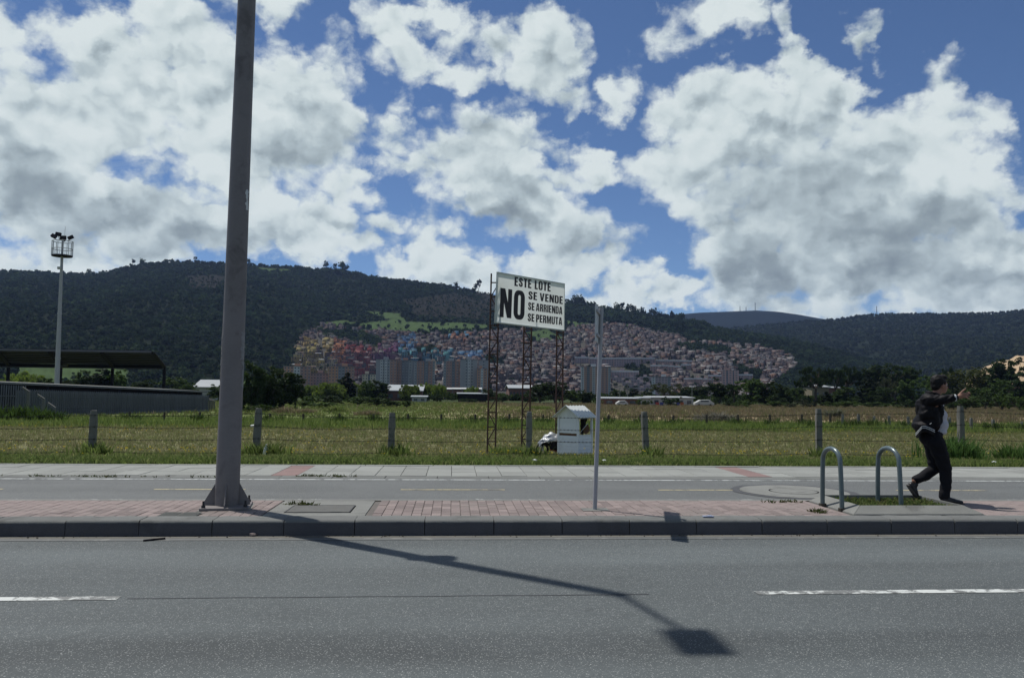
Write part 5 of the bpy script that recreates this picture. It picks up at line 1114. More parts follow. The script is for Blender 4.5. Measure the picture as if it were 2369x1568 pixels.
for i, (x, yt, yb, lean) in enumerate(NP):
    Y = 24.8 if i < 5 else 24.8+.3*(i-4); pb = at(x, yb, Y); pt = at(x, yt, Y); zb = float(land(Y))
    o = post_mesh(pt.z-zb, .185, i).build('post', MA['post'], nf, smooth=True); o.location = rel(nf, (pb.x, Y, zb)); o.rotation_euler = (R(random.uniform(-1, 1)), R(lean), R(random.uniform(-8, 8)))
    ptop.append((Vector((pb.x, Y, zb)), Vector((pb.x+math.tan(R(lean))*(pt.z-zb), Y, pt.z))))
for k, f in enumerate((.90, .66, .40, .15)):
    b = MB(); pts = []
    for (a0, a1), (b0, b1) in zip(ptop[:-1], ptop[1:]):
        pa, pb_ = a0.lerp(a1, f), b0.lerp(b1, f)
        for s in range(8): pts.append(pa.lerp(pb_, s/8)+Vector((0, -.1, -.05*math.sin(math.pi*s/8)*(1+.5*(k % 2)))))
    pts.append(ptop[-1][0].lerp(ptop[-1][1], f)); L = [rel(nf, p) for p in pts]; b.tube(L, .0075, 4)
    for p0, p1 in zip(L[:-1], L[1:]):
        for s in range(4):
            q = p0.lerp(p1, (s+.5)/4)
            for m_ in (-1, 1): b.bar(q+Vector((-.02, -.01*m_, -.022*m_)), q+Vector((.02, .01*m_, .022*m_)), .006)
    b.build('barbed_wire', MA['wire'], nf)
ff = empty('far_fence', (at(944, 978, 75.).x, 75., FLOOR)); tag(ff, 'thin wire fence on short posts across the middle of the field', 'fence')
FP_ = [(-60, 952), (20, 950), (300, 952), (380, 953), (463, 953), (540, 954), (625, 956), (702, 957), (786, 956), (864, 957), (944, 957), (1021, 958), (1099, 958), (1179, 957), (1256, 959), (1330, 958), (1408, 959), (1482, 958), (1558, 960), (1635, 958), (1707, 958), (1781, 958), (1855, 958), (1921, 956), (1949, 957), (1985, 957), (2022, 962), (2057, 961), (2101, 963), (2150, 964), (2197, 965), (2246, 966), (2297, 970), (2364, 975), (2430, 978)]
tuftat = []; prev = None; wl = {0: [], 1: []}
for i, (x, yt) in enumerate(FP_):
    Y = 75. if x < 1900 else 75-(x-1900)*.016; p = at(x, yt, Y); h = p.z-FLOOR; b = post_mesh(h, .17 if x < 1930 else .22, i); o = b.build('post', MA['post'] if x > 1930 else MA['bark'], ff); o.location = rel(ff, (p.x, Y, FLOOR)); o.rotation_euler = (R(random.uniform(-2, 2)), R(random.uniform(-2.5, 2.5)), random.uniform(0, 1))
    tuftat.append((p.x, Y)); wl[0].append(rel(ff, (p.x, Y-.08, FLOOR+h*.86))); wl[1].append(rel(ff, (p.x, Y-.08, FLOOR+h*.5)))
for k in wl: MB().tube(wl[k], .011, 4).build('wire', MA['wire'], ff)

# ------------------------------------------------------------------ billboard
GLY = {}
def rr_(x0, y0, x1, y1, r, corners='1111', n=6):
    pts = []
    for (cx, cy, a0, on) in ((x1-r, y0+r, -90, corners[0]), (x1-r, y1-r, 0, corners[1]), (x0+r, y1-r, 90, corners[2]), (x0+r, y0+r, 180, corners[3])):
        if on == '1': pts += [(cx+r*math.cos(R(a0+90*k/n)), cy+r*math.sin(R(a0+90*k/n))) for k in range(n+1)]
        else: pts.append({-90: (x1, y0), 0: (x1, y1), 90: (x0, y1), 180: (x0, y0)}[a0])
    return pts
s_ = .27; q_ = .17
GLY['E'] = (.56, [[(0, 0), (.54, 0), (.54, q_), (s_, q_), (s_, .42), (.50, .42), (.50, .59), (s_, .59), (s_, 1-q_), (.53, 1-q_), (.53, 1), (0, 1)]], [])
GLY['T'] = (.60, [[(.165, 0), (.435, 0), (.435, 1-q_), (.60, 1-q_), (.60, 1), (0, 1), (0, 1-q_), (.165, 1-q_)]], [])
GLY['L'] = (.52, [[(0, 0), (.50, 0), (.50, q_), (s_, q_), (s_, 1), (0, 1)]], [])
GLY['I'] = (.27, [[(0, 0), (.27, 0), (.27, 1), (0, 1)]], [])
GLY['O'] = (.68, [rr_(0, -.01, .68, 1.01, .26)], [rr_(.26, .15, .42, .85, .075)])
GLY['N'] = (.70, [[(0, 0), (.24, 0), (.24, .50), (.44, 0), (.70, 0), (.70, 1), (.46, 1), (.46, .54), (.28, 1), (0, 1)]], [])
GLY['V'] = (.72, [[(.22, 0), (.50, 0), (.72, 1), (.46, 1), (.36, .36), (.26, 1), (0, 1)]], [])
GLY['A'] = (.72, [[(0, 0), (.25, 0), (.27, .17), (.45, .17), (.47, 0), (.72, 0), (.54, 1), (.18, 1)]], [[(.295, .33), (.425, .33), (.36, .76)]])
GLY['D'] = (.66, [rr_(0, 0, .66, 1, .24, '1100')], [rr_(.26, .16, .41, .84, .06, '1100')])
GLY['U'] = (.67, [rr_(0, -.01, .67, .5, .24, '1001')[:0]+[(.67, 1), (.41, 1), (.41, .22), (.38, .16), (.335, .145), (.29, .16), (.26, .22), (.26, 1), (0, 1), (0, .26), (.03, .12), (.10, .03), (.22, -.01), (.45, -.01), (.57, .03), (.64, .12), (.67, .26)]], [])
GLY['P'] = (.62, [[(0, 0), (s_, 0), (s_, .36), (.42, .36), (.54, .40), (.61, .50), (.62, .62), (.62, .78), (.60, .90), (.53, .97), (.42, 1), (0, 1)]], [rr_(.265, .52, .365, .84, .045, '1100')])
GLY['R'] = (.66, [[(0, 0), (s_, 0), (s_, .44), (.32, .44), (.365, .40), (.385, .32), (.39, 0), (.65, 0), (.645, .34), (.62, .45), (.54, .51), (.61, .57), (.645, .66), (.645, .80), (.61, .92), (.53, .98), (.42, 1), (0, 1)]], [rr_(.265, .60, .385, .84, .05, '1100')])
GLY['M'] = (.88, [[(0, 0), (.22, 0), (.22, .62), (.34, 0), (.54, 0), (.66, .62), (.66, 0), (.88, 0), (.88, 1), (.56, 1), (.44, .44), (.32, 1), (0, 1)]], [])
def glyph_S():
    # thick stroke along an S
    c = [(.50, .66), (.50, .76), (.47, .85), (.40, .90), (.32, .915), (.24, .90), (.17, .85), (.14, .77), (.15, .68), (.21, .60), (.32, .52), (.43, .43), (.49, .34), (.50, .24), (.47, .15), (.40, .10), (.32, .085), (.24, .10), (.17, .15), (.14, .24), (.14, .34)]
    wd = [.13]*len(c); wd = [.125+.0*i for i in range(len(c))]
    L, Rr = [], []
    for i, (x, y) in enumerate(c):
        a = Vector((*c[max(i-1, 0)], 0)); b_ = Vector((*c[min(i+1, len(c)-1)], 0)); t = (b_-a).normalized(); n = Vector((-t.y, t.x, 0)); w = .125 if abs(t.x) < .75 else .095
        L.append((x+n.x*w, y+n.y*w)); Rr.append((x-n.x*w, y-n.y*w))
    V = L+Rr; n = len(c); return .64, V, [(i, i+1, n+i+1, n+i) for i in range(n-1)]
def text_mesh(txt, w, h, space=.10, word=.34, fat=1.):
    """writes txt into a w x h box at the origin (lower left)"""
    b = MB(); x = 0
    for ch in txt:
        if ch == ' ': x += word; continue
        if ch == 'S':
            adv, V, F_ = glyph_S(); b.add([(x+p[0], p[1], 0) for p in V], F_)
        else:
            adv, outs, holes_ = GLY[ch]; polys = [[Vector((x+p[0], p[1], 0)) for p in o] for o in outs+holes_]
            tri = tessellate_polygon(polys); V = [p for o in polys for p in o]; b.add(V, [tuple(t) for t in tri])
        x += adv+space
    tot = x-space; b.v = [(p[0]*w/tot, 0., p[1]*h) for p in b.v]; return b
DL, DR = 35., 38.5
def hp(x, y, d): return at(x, y, d)
BL, BR = hp(1146.5, 745.6, DL), hp(1306, 764, DR)
_n = (BR-BL).cross(Vector((0, 0, 1))).normalized()
def onp(x, y): d = ray(x, y); return CAM+d*((BL-CAM).dot(_n)/d.dot(_n))
TL, TR_ = onp(1151.6, 630), onp(1307, 657)
bb = empty('billboard', (BL.x, BL.y, FLOOR)); tag(bb, 'white billboard with black Spanish lettering on three rusty lattice masts', 'billboard')
ex = (BR-BL); ez = (TL-BL); nrm_ = ex.cross(Vector((0, 0, 1))).normalized(); wB, hB = 1., 1.
b = MB(); b.add([rel(bb, p) for p in (BL, BR, TR_, TL)], [(0, 1, 2, 3)]); pan = b.build('panel', MA['banner'], bb)
fb_ = MB(); k2 = -nrm_*.035
for p, q in ((BL, BR), (TL, TR_), (BL, TL), (BR, TR_)): fb_.bar(rel(bb, p+k2*1.2), rel(bb, q+k2*1.2), .05, .085)
fb_.build('panel_frame', MA['sheet'], bb)
def on_panel(name, txt, u0, v0, u1, v1, v0r=None, **kw):
    """u, v fractions of the panel from its lower left"""
    t = text_mesh(txt, 1., 1., **kw); o = []
    for x, _, z in t.v:
        u = u0+(u1-u0)*x; v = v0+(v1-v0)*z
        lo, hi = BL.lerp(BR, u), TL.lerp(TR_, u); o.append(rel(bb, lo.lerp(hi, v)+nrm_*.006)-pan.location)
    t.v = [tuple(p) for p in o]; return t.build(name, MA['ink'], pan)
# fractions read off the panel with its perspective taken out
def uv(px, py):
    # invert the quad by search
    best = None
    d = ray(px, py); n_ = nrm_; t = (BL-CAM).dot(n_)/d.dot(n_); P_ = CAM+d*t
    u = (P_-BL).dot(ex)/ex.dot(ex); lo, hi = BL.lerp(BR, u), TL.lerp(TR_, u); v = (P_.z-lo.z)/(hi.z-lo.z); return u, v
def z1(x, y): return ((1900+x/3.92)/1.7197, (1050+y/3.92)/1.7197)
for nm, txt, a, c, kw in (('lettering_line', 'ESTE LOTE', (560, 340), (1138, 295), dict(word=.42)), ('lettering_word', 'NO', (337, 826), (732, 430), dict(space=.12)), ('lettering_line', 'SE VENDE', (783, 548), (1330, 508), dict(word=.26)), ('lettering_line', 'SE ARRIENDA', (781, 716), (1322, 672), dict(word=.2, space=.075)), ('lettering_line', 'SE PERMUTA', (777, 890), (1318, 838), dict(word=.22, space=.08))):
    u0, v0 = uv(*z1(*a)); u1, v1 = uv(*z1(*c)); on_panel(nm, txt, u0, v0, u1, v1, **kw)
def mast(xb, xt, ytop, Dm, gap, name):
    pb = at(xb, 1058, Dm); pb.z = FLOOR-.1; pt = at(xt, ytop, Dm); m_ = empty(name, rel(bb, pb), 0, bb); H_ = pt.z-pb.z; lean = (pt.x-pb.x)/H_
    P = lambda s, z: Vector((s*gap/2+lean*z, 0, z))
    for s in (-1, 1):
        b = MB(); b.tube([P(s, 0), P(s, H_*(1 if (s < 0 or ytop > 640) else .83))], .037, 6); b.build('leg', MA['rust'], m_)
    z = .25; k = 0
    while z < H_-.1:
        b = MB(); b.bar(P(-1, z), P(1, z), .05); b.build('rung', MA['rust'], m_)
        if z+.64 < H_ and k % 5 != 4: b = MB(); b.bar(P(-1 if k % 2 else 1, z), P(1 if k % 2 else -1, z+.64), .042); b.build('brace', MA['rust'], m_)
        z += .64; k += 1
mast(1136, 1146, 633, 35.3, .36, 'mast'); mast(1215, 1222, 700, 37.2, .36, 'mast'); mast(1293, 1296, 700, 38.9, .32, 'mast')

# ------------------------------------------------------------------ guard booth
bc = at(1337, 1057, 36.2); bo = empty('guard_booth', (bc.x, 36.2, FLOOR), R(-43)); tag(bo, 'small white guard booth with ribbed gable roof under the billboard', 'booth')
S1, S2, Hs, He = .92, .98, .95, 1.98         # half... plan sizes: face A (gable) along -x side, face B long side
def zb_(px, py): return ((2100+px/5.6)/1.7197, (1580+py/5.6)/1.7197)
wA, wB_ = 1.08, 1.12                           # gable width, long side; local: corner nearest the viewer at origin, A runs to -x(local), B runs +y... 
# local axes: e1 along face A (to the left in view), e2 along face B (to the right)
def L3(a, b_, z): return Vector((-a, b_, z))     # a along face A, b along face B
def lbox(B_, a0, a1, b0, b1, z0, z1): B_.box(((-(a0+a1)/2), (b0+b1)/2, (z0+z1)/2), (abs(a1-a0), abs(b1-b0), z1-z0))
for a, c in ((0, 0), (wA, 0), (0, wB_), (wA, wB_)):
    b = MB(); lbox(b, a-.045, a+.045, c-.045, c+.045, 0, He); b.build('corner_post', MA['sheetb'], bo)
nb = 6; bh = Hs/nb
for i in range(nb):          # lower boards on the four sides, lapped
    for side in range(4):
        b = MB(); z0, z1 = i*bh+.05, (i+1)*bh+.045; t = .018
        if side == 0: P_ = [(.05, -.01), (wA-.05, -.01)]
        elif side == 1: P_ = [(-.01, .05), (-.01, wB_-.05)]
        elif side == 2: P_ = [(.05, wB_), (wA-.05, wB_)]
        else: P_ = [(wA, .05), (wA, wB_-.05)]
        (a0, c0), (a1, c1) = P_; nx, ny = {0: (0, -1), 1: (-1, 0), 2: (0, 1), 3: (1, 0)}[side]
        lo = [L3(a0+nx*.025, c0+ny*.025, z0), L3(a1+nx*.025, c1+ny*.025, z0), L3(a1-nx*.005, c1-ny*.005, z0), L3(a0-nx*.005, c0-ny*.005, z0)]
        hi = [L3(a0+nx*.004, c0+ny*.004, z1), L3(a1+nx*.004, c1+ny*.004, z1), L3(a1-nx*.012, c1-ny*.012, z1), L3(a0-nx*.012, c0-ny*.012, z1)]
        b.frust(lo, hi); b.build('board', MA['sheetb'], bo)
b = MB(); lbox(b, .07, wA-.07, -.015, .012, Hs+.16, He-.02); b.build('upper_panel', MA['sheetb'], bo)
b = MB(); lbox(b, .05, wA-.05, -.012, .008, Hs+.03, Hs+.15); b.build('panel_rail', MA['wood'], bo)
b = MB(); lbox(b, -.03, .03, .05, wB_-.05, Hs+.05, Hs+.09); b.build('window_sill', MA['sheetb'], bo)
for c in (0, wB_):
    b = MB(); lbox(b, .05, wA-.05, c-.02, c+.02, He-.08, He); b.build('head_rail', MA['sheetb'], bo)
for a in (0, wA):
    b = MB(); lbox(b, a-.02, a+.02, .05, wB_-.05, He-.08, He); b.build('head_rail', MA['sheetb'], bo)
rg_ = He+.38; ov = .20                          # ridge runs along face B direction
b = MB(); b.add([L3(0, -.02, He), L3(wA, -.02, He), L3(wA/2, -.02, rg_-.04), L3(0, .02, He), L3(wA, .02, He), L3(wA/2, .02, rg_-.04)], [(0, 1, 2), (5, 4, 3), (0, 3, 4, 1), (1, 4, 5, 2), (2, 5, 3, 0)]); b.build('gable', MA['sheetb'], bo)
for sgn in (0, 1):
    ea = -ov if sgn == 0 else wA+ov; n = 18; b = MB(); lo_, hi_ = [], []
    ez_ = He-ov*.40/(wA/2)*1.0
    for i in range(n+1):
        c = -ov+(wB_+2*ov)*i/n; rb = .05 if i % 3 == 1 else 0.
        hi_.append(L3(wA/2, c, rg_+rb*.6)); lo_.append(L3(ea, c, ez_+rb))
    V = lo_+hi_+[p-Vector((0, 0, .02)) for p in lo_]+[p-Vector((0, 0, .02)) for p in hi_]; m1 = n+1; f = []
    for i in range(n): f += [(i, i+1, m1+i+1, m1+i), (2*m1+i, 3*m1+i, 3*m1+i+1, 2*m1+i+1), (i, 2*m1+i, 2*m1+i+1, i+1)]
    b.add(V, f); b.build('roof_sheet', MA['roofw'], bo)
    b = MB(); b.bar(L3(ea, -ov, ez_), L3(wA/2, -ov, rg_+.02), .03, .09); b.build('verge_board', MA['roofw'], bo)
    b = MB(); b.bar(L3(ea, -ov, ez_-.01), L3(ea, wB_+ov, ez_-.01), .05, .05); b.build('eave_board', MA['roofw'], bo)
# things inside
def voxel(name, caps, vox, mat, parent=None, smooth=4, disp=None):
    """one continuous skin over tapered limbs: caps = [(p0, r0, p1, r1)] or (p, (rx, ry, rz))"""
    b = MB()
    for c in caps:
        if len(c) == 2:
            p, rr3 = Vector(c[0]), c[1]; rr3 = rr3 if isinstance(rr3, (tuple, list)) else (rr3,)*3; n, mth = 14, 9; v = []
            for i in range(1, mth):
                t = math.pi*i/mth
                for j in range(n): v.append(p+Vector((rr3[0]*math.sin(t)*math.cos(2*math.pi*j/n), rr3[1]*math.sin(t)*math.sin(2*math.pi*j/n), rr3[2]*math.cos(t))))
            f = [(i*n+j, i*n+(j+1) % n, (i+1)*n+(j+1) % n, (i+1)*n+j) for i in range(mth-2) for j in range(n)]
            k = len(v); v += [p+Vector((0, 0, rr3[2])), p-Vector((0, 0, rr3[2]))]
            f += [(j, k, (j+1) % n) for j in range(n)]+[((mth-2)*n+j, (mth-2)*n+(j+1) % n, k+1) for j in range(n)]
            b.add(v, f)
        else:
            p0, ra, p1, rb = Vector(c[0]), c[1], Vector(c[2]), c[3]; d = (p1-p0).normalized()
            pts = [p0-d*ra*.98, p0-d*ra*.7, p0-d*ra*.3, p0, p0.lerp(p1, .33), p0.lerp(p1, .66), p1, p1+d*rb*.3, p1+d*rb*.7, p1+d*rb*.98]
            b.tube(pts, [ra*.15, ra*.7, ra*.95, ra, ra+(rb-ra)*.33, ra+(rb-ra)*.66, rb, rb*.95, rb*.7, rb*.15], 12)
    o = b.build(name, mat, None)
    md = o.modifiers.new('r', 'REMESH'); md.mode = 'VOXEL'; md.voxel_size = vox; md.use_smooth_shade = True
    ms = o.modifiers.new('s', 'SMOOTH'); ms.iterations = smooth; ms.factor = .5
    dg = bpy.context.evaluated_depsgraph_get(); me = bpy.data.meshes.new_from_object(o.evaluated_get(dg)); bpy.data.objects.remove(o)
    if disp:
        N = [v.normal.copy() for v in me.vertices]
        for v, n in zip(me.vertices, N): v.co += n*disp(v.co)
    me.materials.clear(); me.materials.append(mat); me.polygons.foreach_set('use_smooth', [True]*len(me.polygons)); me.name = name
    return link(bpy.data.objects.new(name, me), parent)
hc = at(*zb_(1245, 600), 36.9)
co = voxel('hanging_coat', [((0, 0, .50), (.10, .08, .12)), ((-.03, 0, .30), (.17, .10, .16)), ((.10, 0, .22), (.10, .09, .15)), ((-.05, 0, .22), .15, (-.10, 0, -.45), .10), ((.02, 0, .1), .12, (-.02, 0, -.35), .09)], .022, MA['black'], None, 3, lambda p: .012*math.sin(p.z*22+p.x*14)); co.location = hc; co.scale = (.8, .8, .9)
tag(co, 'black hooded coat hanging in the open window of the white booth', 'coat')
bx_ = at(*zb_(1290, 700), 36.55); b = MB(); v = [(-.16, 0, .0), (.10, 0, .22), (.19, 0, -.02), (.16, 0, -.14), (.0, 0, -.26), (-.06, 0, -.22)]; b.frust(v, [(x, .03, z) for x, y, z in v]); pb2 = empty('propped_board', bx_); b.build('board', MA['wood'], pb2)
b = MB(); b.bar((.10, -.02, .25), (-.30, -.02, -.22), .025); b.build('stick', MA['sheet'], pb2); tag(pb2, 'brown board and pale stick propped in the booth window', 'board')

# ------------------------------------------------------------------ covered motorcycle
mc = at(1275, 1056, 37.4); mo_ = empty('motorcycle', (mc.x, 37.4, FLOOR)); tag(mo_, 'dark motorcycle under a silver cover beside the booth', 'motorcycle')
for k, (x, nm) in enumerate(((-.42, 'wheel'), (.78, 'wheel'))):
    w = empty(nm, (x, 0, .30), 0, mo_); b = MB(); ring = [(.26*math.cos(2*math.pi*j/20), 0, .26*math.sin(2*math.pi*j/20)) for j in range(21)]; b.tube(ring, .055, 7, cap=False); b.build('tyre', MA['dark'], w)
    b = MB(); b.tube([(0, -.05, 0), (0, .05, 0)], .06, 10)
    for j in range(6): b.bar((0, 0, 0), (.23*math.cos(j*1.047), 0, .23*math.sin(j*1.047)), .02)
    b.build('rim', MA['galv'], w)
b = MB(); b.tube([(-.42, -.02, .30), (-.34, -.02, .62), (-.2, 0, .95)], .035, 6); b.build('fork', MA['galv'], mo_)
voxel('body', [((-.2, 0, .62), .16, (.5, 0, .60), .15), ((.1, 0, .42), .2, (.4, 0, .40), .17), ((-.46, 0, .55), (.12, .12, .16))], .03, MA['black'], mo_, 3)
b = MB(); b.bar((-.1, -.2, .30), (.5, -.18, .18), .05, .05); b.build('frame_tube', MA['red'], mo_)
b = MB(); b.box((-.50, -.05, .43), (.10, .12, .10)); b.build('lamp', MA['paper'], mo_, bevel=.02)
V = []; n, k = 26, 22
for i in range(n+1):
    u = i/n; x = -.62+1.7*u; top = np.interp(u, [0, .06, .2, .34, .5, .7, .85, 1], [.62, .80, .98, 1.10, 1.06, .98, 1.0, .8])
    for j in range(k+1):
        t = j/k*2-1; y = .33*math.sin(t*1.45)/math.sin(1.45)*(1+.1*math.sin(u*9)); hang = abs(t)**2.2*np.interp(u, [0, .08, .25, .6, 1], [.10, .22, .40, .36, .45])
        V.append((x+.04*noise.noise((u*6, t*3, 0.)), y+.05*noise.noise((u*7, t*4, 3.)), top-.04-hang+.10*noise.noise((u*7, t*3.5, 7.))+.075*(.5-abs(noise.noise((u*13, t*7, 2.)))*2)))
Fc = [(i*(k+1)+j, (i+1)*(k+1)+j, (i+1)*(k+1)+j+1, i*(k+1)+j+1) for i in range(n) for j in range(k)]
tp2 = np_obj('cover', V, Fc, MA['tarp'], mo_, smooth=False); sm_ = tp2.modifiers.new('s', 'SOLIDIFY'); sm_.thickness = .012

# ------------------------------------------------------------------ street lamp
lb = gz(524.5, 1173, SW); lx, ly = lb.x, lb.y
lamp = empty('street_lamp', (lx, ly, SW)); tag(lamp, 'tall grey steel lamp post bolted to a square base plate', 'street lamp')
LEAN = math.tan(R(.35)); HL = 12.35
Ppole = lambda z: Vector((LEAN*z, 0, z))
b = MB(); b.tube([Ppole(z) for z in (.03, .6, 2.5, 5, 7.5, 10, HL)], [.148, .145, .135, .121, .108, .095, .083], 28); b.build('pole', MA['steel'], lamp, smooth=True)
b = MB(); b.box((0, 0, .018), (.58, .58, .03), R(9)); b.build('base_plate', MA['steel'], lamp, bevel=.004)
b = MB(); b.box((0, 0, .0005), (.62, .60, .004), R(9)); b.build('grout', MA['conc'], lamp)
for k in range(4):
    an = R(9)+k*math.pi/2; an2 = R(9)+k*math.pi/2
    d = Vector((math.cos(an), math.sin(an), 0)); t = Vector((-math.sin(an), math.cos(an), 0))*.007
    tri = [d*.135+Vector((0, 0, .034)), d*.28+Vector((0, 0, .034)), d*.28+Vector((0, 0, .06)), d*.14+Vector((LEAN*.3, 0, .31))]
    b = MB(); b.frust([p-t for p in tri], [p+t for p in tri]); b.build('gusset', MA['steel'], lamp)
    for s in (-1, 1):
        q = Vector((math.cos(an2), math.sin(an2), 0))*.245+Vector((-math.sin(an2), math.cos(an2), 0))*.245*s
        if s < 0: continue
        b = MB(); b.tube([q+Vector((0, 0, .03)), q+Vector((0, 0, .115))], .013, 8); b.tube([q+Vector((0, 0, .034)), q+Vector((0, 0, .062))], .027, 6); b.build('anchor_bolt', MA['bolt'], lamp)
# bracket box higher up, arm and flat lamp head (their shadows fall on the road)
b = MB(); b.box(Ppole(7.25)+Vector((.12, -.02, 0)), (.46, .20, .20)); b.build('bracket_box', MA['steel'], lamp, bevel=.02)
tip = Ppole(HL); ah = tip+Vector((.02, -.78, .62)); b = MB(); b.tube([tip-Vector((0, 0, .25)), tip+Vector((0, -.05, .05)), ah], [.05, .04, .035], 10); b.build('arm', MA['steel'], lamp, smooth=True)
b = MB(); hd = ah+Vector((.02, -.27, .03)); b.box(hd, (.36, .56, .09)); b.build('lamp_head', MA['steel'], lamp, bevel=.02)
b = MB(); b.box(hd-Vector((0, 0, .047)), (.28, .42, .006)); b.build('lens', MA['glass'], lamp)
def sticker(z0, z1, a0, a1, seed, mt='sticker'):
    rr = random.Random(seed); V = []; n, k = 6, 10
    for j in range(k+1):
        z = z0+(z1-z0)*j/k; r = np.interp(z, [.03, .6, 2.5, 5, 7.5], [.148, .145, .135, .121, .108])+.0025; e0 = a0+rr.uniform(-.12, .12); e1 = a1+rr.uniform(-.12, .12)
        for i in range(n+1):
            an = e0+(e1-e0)*i/n; V.append(Ppole(z)+Vector((r*math.cos(an), r*math.sin(an), 0)))
    Fc = [(j*(n+1)+i, j*(n+1)+i+1, (j+1)*(n+1)+i+1, (j+1)*(n+1)+i) for j in range(k) for i in range(n)]
    np_obj('torn_poster', V, Fc, MA[mt], lamp)
def zl(y): return at(530, y, ly).z-SW
va = math.atan2(-ly, -lx)       # direction from pole to viewer
sticker(zl(832), zl(768), va+.75, va+1.5, 1); sticker(zl(898), zl(836), va+.95, va+1.5, 2); sticker(zl(822), zl(772), va-1.75, va-1.25, 3); sticker(zl(882), zl(826), va-1.75, va-1.35, 4); sticker(zl(487), zl(440), va+.7, va+1.05, 5, 'paper')

# ------------------------------------------------------------------ thin sign pole
tb = gz(1376, 1178, SW); sp = empty('sign_pole', (tb.x, tb.y, SW)); tag(sp, 'thin leaning sign pole with its narrow plate seen edge-on', 'sign pole')
tl = math.tan(R(1.75)); Pq = lambda z: Vector((tl*z, 0, z)); hS = at(1398, 712, tb.y).z-SW
b = MB(); b.tube([Pq(-.05), Pq(hS*.5), Pq(hS)], .027, 12); b.build('pole', MA['galv'], sp, smooth=True)
dirp = Vector((math.sin(R(14.3)), math.cos(R(14.3)), 0)); side = Vector((dirp.y, -dirp.x, 0))
pl0 = Pq(hS-.24); b = MB()
c_ = [pl0+dirp*s*.49+Vector((0, 0, z))-side*.036 for s, z in ((-1, -.22), (1, -.22), (1, .24), (-1, .24))]; b.frust([p-side*.006 for p in c_], [p+side*.006 for p in c_]); b.build('plate', MA['sheet'], sp)
for dz_ in (-.14, .16):
    b = MB(); q0 = pl0+Vector((0, 0, dz_)); b.bar(q0-dirp*.47-side*.02, q0+dirp*.47-side*.02, .03, .03); b.build('plate_rail', MA['galv'], sp)
b = MB(); b.box((0, -.02, .0015), (.34, .24, .006)); b.build('foot_patch', MA['conc'], sp)

# ------------------------------------------------------------------ planter with bike racks
x0, x1, y0, y1 = PLANT; pr = empty('planter', ((x0+x1)/2, (y0+y1)/2, SW)); tag(pr, 'low concrete planter rim with weedy soil round the bike racks', 'planter')
cx, cy = pr.location.x, pr.location.y; sl_ = .17; hR = .095
def rim(name, o0, o1, i0, i1):
    b = MB(); bot = [Vector((*p, -.02)) for p in (o0, o1, i1, i0)]
    tp = [Vector((o0[0], o0[1], .006)), Vector((o1[0], o1[1], .006)), Vector((i1[0], i1[1], hR)), Vector((i0[0], i0[1], hR))]
    b.frust([p-Vector((cx, cy, 0)) for p in bot], [p-Vector((cx, cy, 0)) for p in tp]); b.build(name, MA['conc'], pr, bevel=.006)
rim('rim_slab', (x0, y0), (x1, y0), (x0+sl_, y0+sl_), (x1-sl_, y0+sl_)); rim('rim_slab', (x1+.003, y0), (x1+.003, y1), (x1-sl_+.003, y0+sl_), (x1-sl_+.003, y1-sl_*.35))
rim('rim_slab', (x0-.003, y1), (x0-.003, y0), (x0+sl_-.003, y1-sl_*.35), (x0+sl_-.003, y0+sl_)); rim('rim_slab', (x1, y1+.003), (x0, y1+.003), (x1-sl_, y1-sl_*.35), (x0+sl_, y1-sl_*.35))
V = []; n, k = 24, 16
for i in range(n+1):
    for j in range(k+1):
        u, v = i/n, j/k; X, Yy = x0+sl_*.9+(x1-x0-1.8*sl_)*u, y0+sl_*.9+(y1-y0-sl_*1.2)*v
        V.append((X-cx, Yy-cy, .012+.03*noise.noise((X*5, Yy*5, 0.))+.012*noise.noise((X*19, Yy*19, 2.))))
np_obj('soil', V, [(i*(k+1)+j, (i+1)*(k+1)+j, (i+1)*(k+1)+j+1, i*(k+1)+j+1) for i in range(n) for j in range(k)], MA['soil'], pr, smooth=True)
